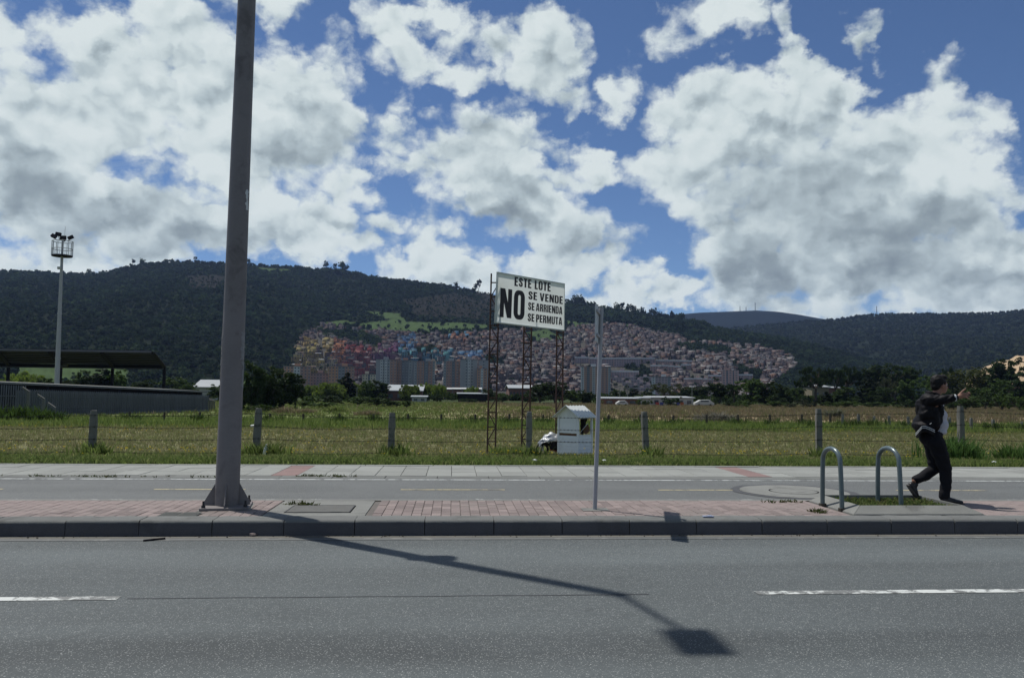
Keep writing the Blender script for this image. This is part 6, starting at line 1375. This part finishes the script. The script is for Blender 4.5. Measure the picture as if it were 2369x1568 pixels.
def weeds(name, pts, n, hs, w, cols, parent=None, rad=.03, lean=.5, simple=False):
    """tufts of blades: each blade a bent two-piece leaf"""
    pts = np.asarray(pts, float); m = len(pts)
    P = np.repeat(pts, n, 0); N = len(P); an = RNG.uniform(0, 6.28, N); r = rad*RNG.uniform(0, 1, N)**.5
    B0_ = P+np.stack([np.cos(an)*r, np.sin(an)*r, np.zeros(N)], -1)
    h = RNG.uniform(*hs, N)*np.repeat(RNG.uniform(.7, 1.25, m), n); l = lean*RNG.uniform(.2, 1, N)*h; a2 = an+RNG.normal(0, .7, N)
    mid = B0_+np.stack([np.cos(a2)*l*.35, np.sin(a2)*l*.35, h*.6], -1); tip = B0_+np.stack([np.cos(a2)*l, np.sin(a2)*l, h], -1)
    fa = RNG.uniform(0, 3.14, N); ww = w*RNG.uniform(.6, 1.3, N); sd = np.stack([np.cos(fa)*ww, np.sin(fa)*ww*.6, np.zeros(N)], -1)
    nvb = 3 if simple else 5
    V = (np.stack([B0_-sd, B0_+sd, tip], 1) if simple else np.stack([B0_-sd*.7, B0_+sd*.7, mid+sd, mid-sd, tip], 1)).reshape(-1, 3)
    o_ = np.arange(N)*nvb; q = np.stack([o_, o_+1, o_+2, o_+3], -1); t = np.stack([o_+3, o_+2, o_+4, o_+4], -1)
    Fc = np.concatenate([np.stack([o_, o_+1, o_+2], -1), np.stack([o_, o_+2, o_+3], -1), np.stack([o_+3, o_+2, o_+4], -1)])
    if simple: Fc = np.stack([o_, o_+1, o_+2], -1)
    cols = np.asarray(cols); jq = .10 if simple else .22; c = cols[RNG.integers(0, len(cols), m)]*RNG.uniform(1-jq, 1+jq, (m, 1)); c = np.repeat(c, n, 0)*RNG.uniform(1-jq, 1+jq, (N, 1))
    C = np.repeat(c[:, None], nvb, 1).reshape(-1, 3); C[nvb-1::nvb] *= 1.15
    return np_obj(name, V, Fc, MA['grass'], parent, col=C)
rx = RNG.uniform(x0+.2-cx, x1-.2-cx, 420); ry = RNG.uniform(y0+.2-cy, y1-.12-cy, 420)
wd_ = weeds('weeds', np.stack([rx, ry, np.full(420, .02)], -1), 7, (.02, .07), .011, [(.10, .13, .04), (.085, .11, .04), (.14, .14, .06), (.07, .11, .03)], pr, .05, 1.2); wd_['kind'] = 'stuff'
def rack(la, lb_, apex, label):
    A_, B_ = gz(*la, SW+.02), gz(*lb_, SW+.02); c = (A_+B_)/2; o = empty('bike_rack', (c.x, c.y, SW+.02)); tag(o, label, 'bike rack', 'bike racks in the planter')
    top = at(*apex, c.y).z-(SW+.02)-.03; e = (B_-A_); hw = e.length/2; e.normalize(); pts = []
    for i in range(6): pts.append(-e*hw*(1-.10*(i/5)**2)+Vector((0, 0, -.1+(top-.17+.1)*i/5)))
    for i in range(1, 16):
        an = math.pi-math.pi*i/16; pts.append(e*hw*.90*math.cos(an)+Vector((0, 0, top-.17+.17*math.sin(an))))
    for i in range(6): pts.append(e*hw*(1-.10*(1-i/5)**2)+Vector((0, 0, top-.17-(top-.17+.1)*i/5)))
    MB().tube(pts, .030, 14).build('hoop', MA['rackp'], o, smooth=True)
    for s in (-1, 1):
        q = e*hw*s; MB().tube([q+Vector((0, 0, -.03)), q+Vector((0, 0, .012))], .05, 12).build('collar', MA['soil'], o)
rack((1903, 1166), (1948, 1177), (1924, 1032), 'grey-green hoop bike rack nearer the thin sign pole'); rack((2031, 1163), (2085, 1175), (2056, 1031), 'grey-green hoop bike rack nearer the walking man')

# ------------------------------------------------------------------ walking man
YP = 10.78
ps = gz(2200, 1163, SW); per = empty('person', (ps.x, YP, SW)); tag(per, 'man in black jacket and trousers striding right, arm stretched out', 'person')
def Q(x, y, dy=0.): p = at(x, y, YP+dy); return p-Vector(per.location)
# near side is dy < 0.  joints
neck, chin = Q(2164, 912), Q(2184, 909); headc = Q(2174, 890)
shN, shF = Q(2158, 926, -.17), Q(2154, 926, .19)
elN, wrN = Q(2186, 925, -.27), Q(2212, 919, -.33)
elF, wrF = Q(2140, 962, .27), Q(2146, 996, .27)
chest, belly, pelv = Q(2156, 945), Q(2160, 978), Q(2158, 1012)
hipN, hipF = Q(2163, 1020, -.09), Q(2155, 1020, .10)
knN, anN = Q(2187, 1084, -.10), Q(2187, 1146, -.12)
knF, anF = Q(2163, 1083, .08), Q(2116, 1112, .10)
def headbody():
    c = [(headc+Vector((-.005, 0, .03)), (.098, .076, .105)), (headc+Vector((.028, 0, -.03)), (.070, .062, .088)), (headc+Vector((.055, 0, -.088)), (.036, .040, .034)), (headc+Vector((.02, 0, -.07)), (.06, .055, .05)),
         (headc+Vector((.098, 0, -.018)), .013, headc+Vector((.112, 0, -.042)), .015), (headc+Vector((.088, 0, -.072)), (.018, .026, .008)), (headc+Vector((.086, 0, -.086)), (.018, .022, .009)), (headc+Vector((.088, 0, .018)), (.016, .048, .010)),
         (headc+Vector((-.004, -.078, -.018)), (.022, .010, .032)), (headc+Vector((-.004, .078, -.018)), (.022, .010, .032)),
         (headc+Vector((-.015, 0, -.06)), .056, neck+Vector((-.02, 0, -.06)), .064)]
    # torso and limbs under the clothes
    c += [(chest, (.13, .17, .17)), (belly+Vector((-.03, 0, 0)), (.11, .14, .13)), (pelv, (.11, .14, .10)), (neck+Vector((-.02, 0, -.06)), .07, chest, .12), (shN, .065, elN, .05), (elN, .048, wrN, .032), (shF, .065, elF, .05), (elF, .048, wrF, .032),
          (shN, .07, chest, .1), (shF, .07, chest, .1), (hipN, .085, knN, .06), (knN, .058, anN, .04), (hipF, .085, knF, .06), (knF, .058, anF, .04), (hipN, .09, pelv, .1), (hipF, .09, pelv, .1), (belly+Vector((-.03, 0, 0)), .10, pelv, .10)]
    # hands: palm, thumb and four fingers
    f = (wrN-elN).normalized(); f = Vector((f.x, f.y*.6, f.z+.02)).normalized(); up = Vector((0, 0, 1)); sd = f.cross(up).normalized()
    palm = wrN+f*.055; c += [(wrN, .029, palm, .033), (palm+up*.014, .022, palm+f*.045+up*.016, .018), (palm-up*.014, .022, palm+f*.045-up*.018, .017)]
    tb_ = wrN+f*.045+up*.026; c += [(tb_, .016, tb_+f*.045+up*.036, .0125), (tb_+f*.045+up*.036, .0125, tb_+f*.085+up*.056, .0095)]
    for k, (o_, ln, dn) in enumerate(((.020, .080, .02), (.006, .088, -.12), (-.010, .082, -.30), (-.024, .064, -.5))):
        a_ = palm+f*.042+up*o_; m_ = a_+f*ln*.5+up*(dn*.03)+sd*.008*k; e_ = m_+f*ln*.5+up*(dn*.06)+sd*.006; c += [(a_, .0115, m_, .0100), (m_, .0100, e_, .0080)]
    g_ = Vector((.15, 0, -.95)).normalized(); c += [(wrF, .03, wrF+g_*.07, .034)]
    for k in range(4):
        a_ = wrF+g_*.08+Vector((.012*(k-1.5), .0, 0)); c += [(a_, .0105, a_+g_*.035+Vector((.006, -.005, 0)), .0095), (a_+g_*.035+Vector((.006, -.005, 0)), .0095, a_+g_*.06+Vector((.018, -.012, 0)), .008)]
    return c
body = voxel('body', headbody(), .0085, MA['skin'], per, 3)
hairc = [(headc+Vector((-.022, 0, .048)), (.108, .092, .100)), (headc+Vector((-.060, 0, -.01)), (.062, .078, .085)), (headc+Vector((.040, 0, .105)), (.062, .066, .040)), (headc+Vector((-.012, -.055, .03)), (.045, .036, .05)), (headc+Vector((-.012, .055, .03)), (.045, .036, .05)), (headc+Vector((.075, 0, .098)), (.03, .05, .028))]
voxel('hair', hairc, .009, MA['hair'], per, 2, lambda p: .007*noise.noise(p*26)+.005*noise.noise(p*60))
for s in (-1, 1):
    b = MB(); e_ = headc+Vector((.078, s*.030, .004)); b.tube([e_-Vector((.006, 0, 0)), e_+Vector((.012, 0, 0))], .009, 8); b.build('eye', MA['paper'], per)
    b = MB(); b.tube([e_+Vector((.010, 0, 0)), e_+Vector((.0145, 0, 0))], .0045, 8); b.build('pupil', MA['black'], per)
fold = lambda p: .008*noise.noise(Vector((p.x*9+p.z*7, p.y*8, p.z*4-p.x*6)))+.009*(1-2*abs(noise.noise(Vector(((p.x+p.z*.8)*5, p.y*4, (p.z-p.x*.8)*17)))))-.004+.004*noise.noise(p*30)
bk = lambda x, y, dy=0: Q(x, y, dy)
jc = [(neck+Vector((-.05, 0, -.05)), .085, chest+Vector((-.05, 0, .02)), .15), (bk(2148, 930, -.08), .095, bk(2144, 958, -.10), .11), (bk(2148, 930, .09), .095, bk(2144, 958, .11), .11), (bk(2146, 950, 0), (.14, .19, .145)), (bk(2140, 975, 0), (.145, .19, .135)), (bk(2136, 988, -.02), (.115, .185, .085)), (bk(2150, 984, -.10), (.12, .10, .10)), (bk(2150, 984, .12), (.12, .10, .10)), (bk(2160, 960, -.14), .08, bk(2162, 985, -.14), .075), (bk(2160, 960, .15), .08, bk(2162, 985, .15), .075),
      (shN+Vector((-.03, .02, 0)), .090, elN, .066), (elN, .066, Q(2205, 920, -.315), .052), (shF, .095, elF, .075), (elF, .075, Q(2145, 988, .27), .055), (shN+Vector((-.05, .06, .01)), .09, neck+Vector((-.04, 0, -.05)), .075), (shF+Vector((-.03, -.05, .01)), .09, neck+Vector((-.04, 0, -.05)), .075),
      (bk(2128, 985, -.03), (.08, .17, .07)), (bk(2133, 940, 0), (.07, .15, .12)), (bk(2174, 942, -.12), .06, bk(2172, 975, -.14), .05)]
jk = voxel('jacket', jc, .011, MA['jacket'], per, 9, fold)
b = MB(); ring = [neck+Vector((-.035+.078*math.cos(t), .074*math.sin(t), .0+.028*-math.cos(t))) for t in [2*math.pi*k/18 for k in range(19)]]; b.tube(ring, .024, 8, cap=False); b.build('collar', MA['jacket'], jk, smooth=True)
hem0 = [bk(2119, 1003, .05), bk(2121, 1003, -.06), bk(2126, 997, -.155), bk(2133, 988, -.215), bk(2140, 987, -.235), bk(2150, 991, -.238), bk(2162, 997, -.21)]
def ribbon(name, dz0, dz1, push, mat):
    n_ = []; V = []
    for i, p in enumerate(hem0):
        t = (hem0[min(i+1, 6)]-hem0[max(i-1, 0)]); o_ = Vector((t.y, -t.x, 0)).normalized(); o_ = o_ if o_.y < .2 or i < 2 else -o_
        for dz_, k_ in ((dz0, push), (dz1, push), (dz1, push-.02), (dz0, push-.02)): V.append(p+o_*k_+Vector((0, 0, dz_)))
    f = [(i*4+a_, i*4+(a_+1) % 4, i*4+4+(a_+1) % 4, i*4+4+a_) for i in range(6) for a_ in range(4)]+[(0, 1, 2, 3), (27, 26, 25, 24)]
    b = MB(); b.add(V, f); return b.build(name, mat, jk)
ribbon('hem', -.060, .025, .004, MA['jacket']); ribbon('hem_stripe', .006, .016, .0075, MA['stripe']); ribbon('hem_stripe', -.018, -.008, .0075, MA['stripe'])
b = MB(); b.tube([Q(2151, 981, -.252), Q(2155, 978, -.248)], .0035, 5); b.build('pocket_zip', MA['stripe'], jk)
sh2 = [(Q(2165, 940), (.10, .13, .14)), (Q(2169, 962), (.125, .14, .12)), (Q(2172, 982), (.122, .14, .12)), (Q(2170, 998), (.11, .135, .055))]
voxel('shirt', sh2, .012, MA['shirt'], per, 4, lambda p: .004*noise.noise(p*14))
tf = lambda p: .006*noise.noise(Vector((p.x*12, p.y*12, p.z*9)))+.004*math.sin(p.z*40+4*noise.noise(p*7))
tc_ = [(Q(2154, 1004), (.155, .165, .06)), (Q(2156, 1016), (.155, .17, .10)), (Q(2146, 1014, 0), (.10, .15, .095)), (hipN, .125, Q(2176, 1052, -.10), .105), (Q(2176, 1052, -.10), .105, knN, .088), (knN, .088, Q(2188, 1118, -.115), .072), (Q(2188, 1118, -.115), .072, anN+Vector((-.005, 0, .0)), .068), (Q(2184, 1141, -.12), .066, Q(2182, 1148, -.12), .062),
      (hipF, .12, Q(2160, 1052, .08), .10), (Q(2160, 1052, .08), .10, knF, .084), (knF, .084, Q(2136, 1102, .09), .072), (Q(2136, 1102, .09), .072, anF+Vector((.03, 0, .02)), .064)]
voxel('trousers', tc_, .0115, MA['trouser'], per, 3, tf)
def shoe(heel, toe, up_, w=.047):
    f = (toe-heel).normalized(); L_ = (toe-heel).length; c = [(heel+f*.04+up_*.045, (.05, .042, .05)), (heel+f*.04+up_*.035, .040, heel+f*L_*.55+up_*.035, .042), (heel+f*L_*.5+up_*.034, .043, heel+f*L_*.88+up_*.022, .026), (heel+f*.06+up_*.07, .042, heel+f*.06+up_*.10, .04), (heel+f*.06+up_*.07, .04, heel+f*L_*.5+up_*.045, .035)]
    o = voxel('shoe', c, .009, MA['shoe'], per, 3)
    b = MB(); rings = []
    s = f.cross(up_).normalized(); out = [(.0, .025), (.01, .036), (.06, .040), (.5*L_, .045), (.72*L_, .044), (.92*L_, .026), (1.0*L_, .008)]
    pts = [heel+f*a+s*b_ for a, b_ in out]+[heel+f*a-s*b_ for a, b_ in out[::-1]]; b.frust([p-up_*.006 for p in pts], [p+up_*.012 for p in pts]); b.build('sole', MA['sole'], o)
hN = Q(2177, 1160, -.12); hN.z = .007; tN = Vector((hN.x+.31, hN.y-.04, .007)); shoe(hN, tN, Vector((0, 0, 1)))
hF = Q(2099, 1121, .10); tF = Q(2123, 1155, .08); tF.z = max(tF.z, .012); ff_ = (tF-hF).normalized(); upF = Vector((0, 1, 0)).cross(ff_).normalized(); upF = upF if upF.x > 0 else -upF; shoe(hF, tF, upF)
w0, w1 = Q(2207.5, 920, -.32), Q(2211.5, 919.5, -.327); b = MB(); b.tube([w0, w1], [.050, .046], 16); b.build('cuff', MA['stripe'], per, smooth=True)
w0, w1 = Q(2212, 919.5, -.328), Q(2215, 919.2, -.331); b = MB(); b.tube([w0, w1], .040, 14); b.build('wristband', MA['black'], per, smooth=True)

# ------------------------------------------------------------------ grass and flowers
def scatter(n, Y0, Y1, pw=1., k0=-.64, k1=.82):
    Y = Y0+(Y1-Y0)*RNG.uniform(0, 1, n)**pw; X = Y*(k0+(k1-k0)*RNG.uniform(0, 1, n)); return X, Y
def P3_(X, Y): return np.stack([X, Y, land(Y)-.01], -1)
GR = [(.125, .170, .046), (.15, .188, .058), (.108, .148, .042), (.17, .188, .074), (.09, .128, .038)]
OL = [(.180, .182, .078), (.198, .190, .092), (.170, .180, .074), (.200, .184, .100), (.186, .194, .082), (.182, .162, .094)]
LU = [(.12, .168, .042), (.148, .192, .054), (.105, .145, .038), (.17, .20, .066)]
TN = [(.175, .145, .092), (.155, .132, .078), (.20, .17, .11), (.145, .138, .070), (.15, .118, .076), (.13, .14, .06)]
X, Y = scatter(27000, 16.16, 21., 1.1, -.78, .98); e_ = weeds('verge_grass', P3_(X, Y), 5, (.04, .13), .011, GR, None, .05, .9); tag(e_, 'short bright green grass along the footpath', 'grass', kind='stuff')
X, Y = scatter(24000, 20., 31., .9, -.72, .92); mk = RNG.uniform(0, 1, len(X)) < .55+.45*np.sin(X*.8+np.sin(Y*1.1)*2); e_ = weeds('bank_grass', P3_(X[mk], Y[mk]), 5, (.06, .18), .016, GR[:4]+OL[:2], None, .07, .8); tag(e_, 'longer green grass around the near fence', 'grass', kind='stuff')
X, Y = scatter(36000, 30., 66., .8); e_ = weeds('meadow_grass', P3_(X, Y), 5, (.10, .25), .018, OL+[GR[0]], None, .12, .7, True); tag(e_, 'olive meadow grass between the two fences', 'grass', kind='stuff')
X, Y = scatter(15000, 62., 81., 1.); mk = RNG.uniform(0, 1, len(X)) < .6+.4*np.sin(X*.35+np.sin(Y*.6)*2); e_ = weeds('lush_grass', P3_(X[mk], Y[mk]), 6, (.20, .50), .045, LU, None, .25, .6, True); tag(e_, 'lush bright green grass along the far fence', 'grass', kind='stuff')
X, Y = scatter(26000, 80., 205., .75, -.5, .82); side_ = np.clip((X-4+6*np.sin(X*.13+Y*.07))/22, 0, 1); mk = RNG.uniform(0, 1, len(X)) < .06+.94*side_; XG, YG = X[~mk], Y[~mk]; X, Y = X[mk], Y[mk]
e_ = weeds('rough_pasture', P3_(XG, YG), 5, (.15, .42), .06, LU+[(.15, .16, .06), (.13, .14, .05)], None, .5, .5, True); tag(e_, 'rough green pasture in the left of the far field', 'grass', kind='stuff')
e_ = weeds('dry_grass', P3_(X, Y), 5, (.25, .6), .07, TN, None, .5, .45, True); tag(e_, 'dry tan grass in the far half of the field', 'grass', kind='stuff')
# big tufts at fence posts and others
pts = []
for x, yb in ((212, 1063), (228, 1062), (575, 1062), (603, 1066), (625, 1062), (640, 1066), (910, 1066), (925, 1064), (1235, 1064), (1505, 1052), (1902, 1046), (1170, 1056), (1190, 1054), (1150, 1058)):
    p = at(x, yb, 24.6 if x not in (1170, 1190, 1150) else 33.); pts += [(p.x+random.gauss(0, .22), p.y+random.gauss(0, .15), float(land(p.y))) for _ in range(26)]
e_ = weeds('post_tufts', pts, 7, (.18, .5), .02, GR[:3], None, .09, .7); tag(e_, 'dense green tufts at the feet of the fence posts', 'grass', kind='stuff')
def clump(x, y, Y, r, n, hs, label, cols, wpx=.02):
    p = at(x, y, Y); z = float(land(Y)); pts = [(p.x+random.gauss(0, r*.5), Y+random.gauss(0, r*.35), z) for _ in range(n)]
    o = weeds('grass_clump', pts, 9, hs, wpx, cols, None, .14, .75); tag(o, label, 'grass clump', 'tall grass clumps'); return o
clump(2215, 1050, 22.6, .75, 110, (.35, .80), 'tall dark green grass clump behind the walking man', [(.055, .105, .03), (.075, .135, .04), (.045, .085, .024)])
clump(2355, 1050, 23.5, .5, 60, (.3, .55), 'low dark grass clump at the right edge of the verge', [(.055, .10, .026), (.075, .13, .036)])
clump(30, 965, 74., 2.2, 90, (.5, 1.3), 'rank weedy clump at the foot of the palisade', [(.05, .085, .02), (.035, .06, .015)], .06)
clump(110, 970, 72., 1.0, 80, (.4, 1.0), 'smaller weedy clump by the bent-headed posts', [(.05, .085, .02), (.035, .06, .015)], .06)
pts = []
for i, (px_, Yq) in enumerate(tuftat):
    if i % 4 == 3 or i < 2: continue
    pts += [(px_+random.gauss(0, .45), Yq+random.gauss(-.2, .4), FLOOR) for _ in range(18)]
o = weeds('fence_tufts', pts, 7, (.3, .75), .045, [(.045, .075, .02), (.06, .09, .028), (.085, .115, .035)], None, .2, .6); tag(o, 'dark weedy tufts at the feet of the far fence posts', 'grass', kind='stuff')
# hay and brush heaps in the far field
for i, (x, y, w, h, lab, cols) in enumerate(((662, 955, 52, 14, 'straw-coloured brush heap near the lamp post', TN), (708, 954, 44, 10, 'low straw heap right of the brush heap', TN), (775, 952, 40, 14, 'green weed heap left of the pale brush pile', GR), (850, 960, 54, 12, 'tan brush heap by the far fence', TN), (1655, 978, 92, 24, 'large grey heap of dry branches by the far fence', [(.16, .15, .12), (.12, .115, .09), (.2, .19, .16)]), (1250, 948, 60, 10, 'green weed heap behind the booth', GR), (1930, 968, 40, 22, 'grey weed heap behind a near fence post', [(.11, .115, .085), (.08, .09, .05)]))):
    Yq = 3.0*FPX/(y-903.5-(x-1047)*.0105); p = at(x, y, Yq); ww = w/FPX*Yq; hh_ = h/FPX*Yq
    pts = []
    for _ in range(90):
        u = random.uniform(-1, 1); pts.append((p.x+u*ww/2, Yq+random.uniform(-.4, .4)*ww*.5, FLOOR+hh_*.55*(1-u*u)*random.random()))
    o = weeds('brush_heap', pts, 6, (hh_*.4, hh_*.8), .035, cols, None, .3, 1.6); tag(o, lab, 'brush heap', 'brush heaps in the field')
# buttercups
def flowers(n, Y0, Y1, size, hs, name, label):
    X, Y = scatter(n*3, Y0, Y1, .9); mk = (np.sin(X*.55+1.3*np.sin(Y*.4))+np.sin(X*.21+Y*.33) > RNG.uniform(-.6, 1.6, len(X))); X, Y = X[mk][:n], Y[mk][:n]; m = len(X)
    Zt = land(Y)+RNG.uniform(*hs, m); s = size*RNG.uniform(.6, 1.3, m); V = []
    an = RNG.uniform(0, 6.28, m); tl_ = RNG.uniform(-.5, .5, (m, 2))
    ring = []
    for k in range(5):
        t = an+k*2*math.pi/5; ring.append(np.stack([X+s*np.cos(t), Y+s*np.sin(t), Zt+s*(.35+tl_[:, 0]*np.cos(t)+tl_[:, 1]*np.sin(t))], -1))
    V = np.stack(ring+[np.stack([X, Y, Zt-s*.2], -1)], 1).reshape(-1, 3); o_ = (np.arange(m)*6)[:, None]
    Fc = np.concatenate([np.concatenate([o_+k, o_+(k+1) % 5, o_+5], 1) for k in range(5)])
    C = np.tile(np.array([(.42, .32, .02)]), (len(V), 1))*np.repeat(RNG.uniform(.7, 1.2, m), 6)[:, None]
    e_ = np_obj(name, V, Fc, MA['grass'], col=C); tag(e_, label, 'flowers', kind='stuff')
flowers(1500, 27, 64, .030, (.18, .36), 'meadow_flowers', 'yellow flowers scattered through the olive meadow')
flowers(160, 20, 29, .022, (.15, .3), 'bank_flowers', 'yellow flowers in the grass by the near fence')
# weeds in the joints of the pavement
pts = []
for x, y, n, r in ((690, 1166, 20, .10), (712, 1168, 10, .06), (720, 1101, 22, .22), (790, 1102, 14, .2), (150, 1101, 20, .5), (260, 1102, 18, .4), (1820, 1161, 22, .14), (1888, 1183, 14, .06), (1900, 1186, 10, .05), (480, 1103, 10, .3)):
    p = gz(x, y, SW); pts += [(p.x+random.gauss(0, r), p.y+random.gauss(0, .03), SW-.01) for _ in range(n)]
e_ = weeds('joint_weeds', pts, 6, (.015, .055), .008, [(.05, .065, .018), (.07, .07, .03), (.04, .06, .015)], None, .03, 1.3); tag(e_, 'small weeds growing in the pavement joints', 'weeds', kind='stuff')
# litter
def crumple(name, loc, s, mat, label, cat, group=None, seed=0, flat=.5):
    bm = bmesh.new(); bmesh.ops.create_icosphere(bm, subdivisions=2, radius=1)
    for v in bm.verts: v.co *= 1+.35*noise.noise(v.co*2.3+Vector((seed, 0, 0))); v.co.z *= flat
    me = bpy.data.meshes.new(name); bm.to_mesh(me); bm.free(); me.materials.append(mat); o = link(bpy.data.objects.new(name, me)); o.scale = (s, s*.8, s); o.location = Vector(loc)+Vector((0, 0, s*flat*.7)); tag(o, label, cat, group); return o
for i, (x, y, s, lab) in enumerate(((1237, 1072, .06, 'white crumpled litter in the grass before the motorcycle'), (1398, 1071, .055, 'white crumpled litter just right of the thin sign pole'), (585, 992, .2, 'white scrap lying in the olive meadow near the lamp post'), (2185, 1072, .05, 'small white litter in the grass behind the man'), (2300, 1076, .06, 'white litter on the grass edge at right'))):
    p = gz(x, y, .12); Yq = min(p.y, 17.); 
    if x == 585: p = at(x, y, 60.); p.z = FLOOR+.2
    else: p = at(x, y, Yq); p.z = float(land(Yq))+.05
    crumple('litter', p, s, MA['paper'], lab, 'litter', seed=i*3)
bt = at(612, 1052, 24.3); bt.z = float(land(24.3))+.1; o = empty('plastic_bottle', bt); o.rotation_euler = (.1, .15, 0); MB().tube([(0, 0, 0), (0, 0, .02), (0, 0, .22), (0, 0, .28), (0, 0, .30)], [.04, .055, .055, .022, .022], 12).build('bottle_body', MA['paper'], o, smooth=True); MB().tube([(0, 0, .30), (0, 0, .33)], .026, 10).build('bottle_cap', MA['galv'], o); tag(o, 'white plastic bottle in the tuft beside the leaning fence post', 'bottle')
p = gz(585, 1240, 0); crumple('stone', (p.x, p.y, 0), .045, MA['brick'], 'small broken stone in the gutter under the lamp post', 'stone', flat=.6)
p = gz(357, 1250, 0); b = MB(); b.bar((-.10, -.05, .006), (.10, .05, .012), .02, .008); o = b.build('stick', MA['dark']); o.location = (p.x, p.y, .004); tag(o, 'thin dark stick lying on the road near the kerb', 'stick')
p = gz(1640, 1197, SW); b = MB(); b.box((0, 0, .008), (.13, .05, .012)); b.box((.02, .01, .016), (.06, .03, .006), .3); o = b.build('wrapper', M('blue_white_wrapper', (.28, .32, .42), .6, .5, 30., 90., 0)); o.location = (p.x, p.y+.03, SW+.004); tag(o, 'blue and white wrapper lying on the kerb', 'wrapper')
V = []; rr = random.Random(2); gm = MB()
for _ in range(260):
    x = rr.uniform(-9, 12); y = 9.365-abs(rr.gauss(0, .05)); s = rr.uniform(.004, .014); gm.box((x, y, .004+s*.3), (s*1.6, s, s*.6), rr.uniform(0, 3))
e_ = gm.build('gutter_debris', MA['soil']); tag(e_, 'crumbs of grit and leaves along the gutter', 'debris', kind='stuff')


# ------------------------------------------------------------------ air
hb_ = MB(); hb_.box((0, 3000, 250), (13000, 10400, 506)); hz_ = hb_.build('haze', [], None)
mt = bpy.data.materials.new('haze'); mt.use_nodes = True; t = mt.node_tree; t.nodes.clear()
pv = t.nodes.new('ShaderNodeVolumePrincipled'); pv.inputs['Color'].default_value = (.40, .57, 1, 1); pv.inputs['Density'].default_value = 4.3e-5; pv.inputs['Anisotropy'].default_value = .2
ou = t.nodes.new('ShaderNodeOutputMaterial'); t.links.new(pv.outputs[0], ou.inputs['Volume']); hz_.data.materials.append(mt); hz_['kind'] = 'stuff'; hz_['label'] = 'thin bluish haze over the hills'; hz_['category'] = 'haze'
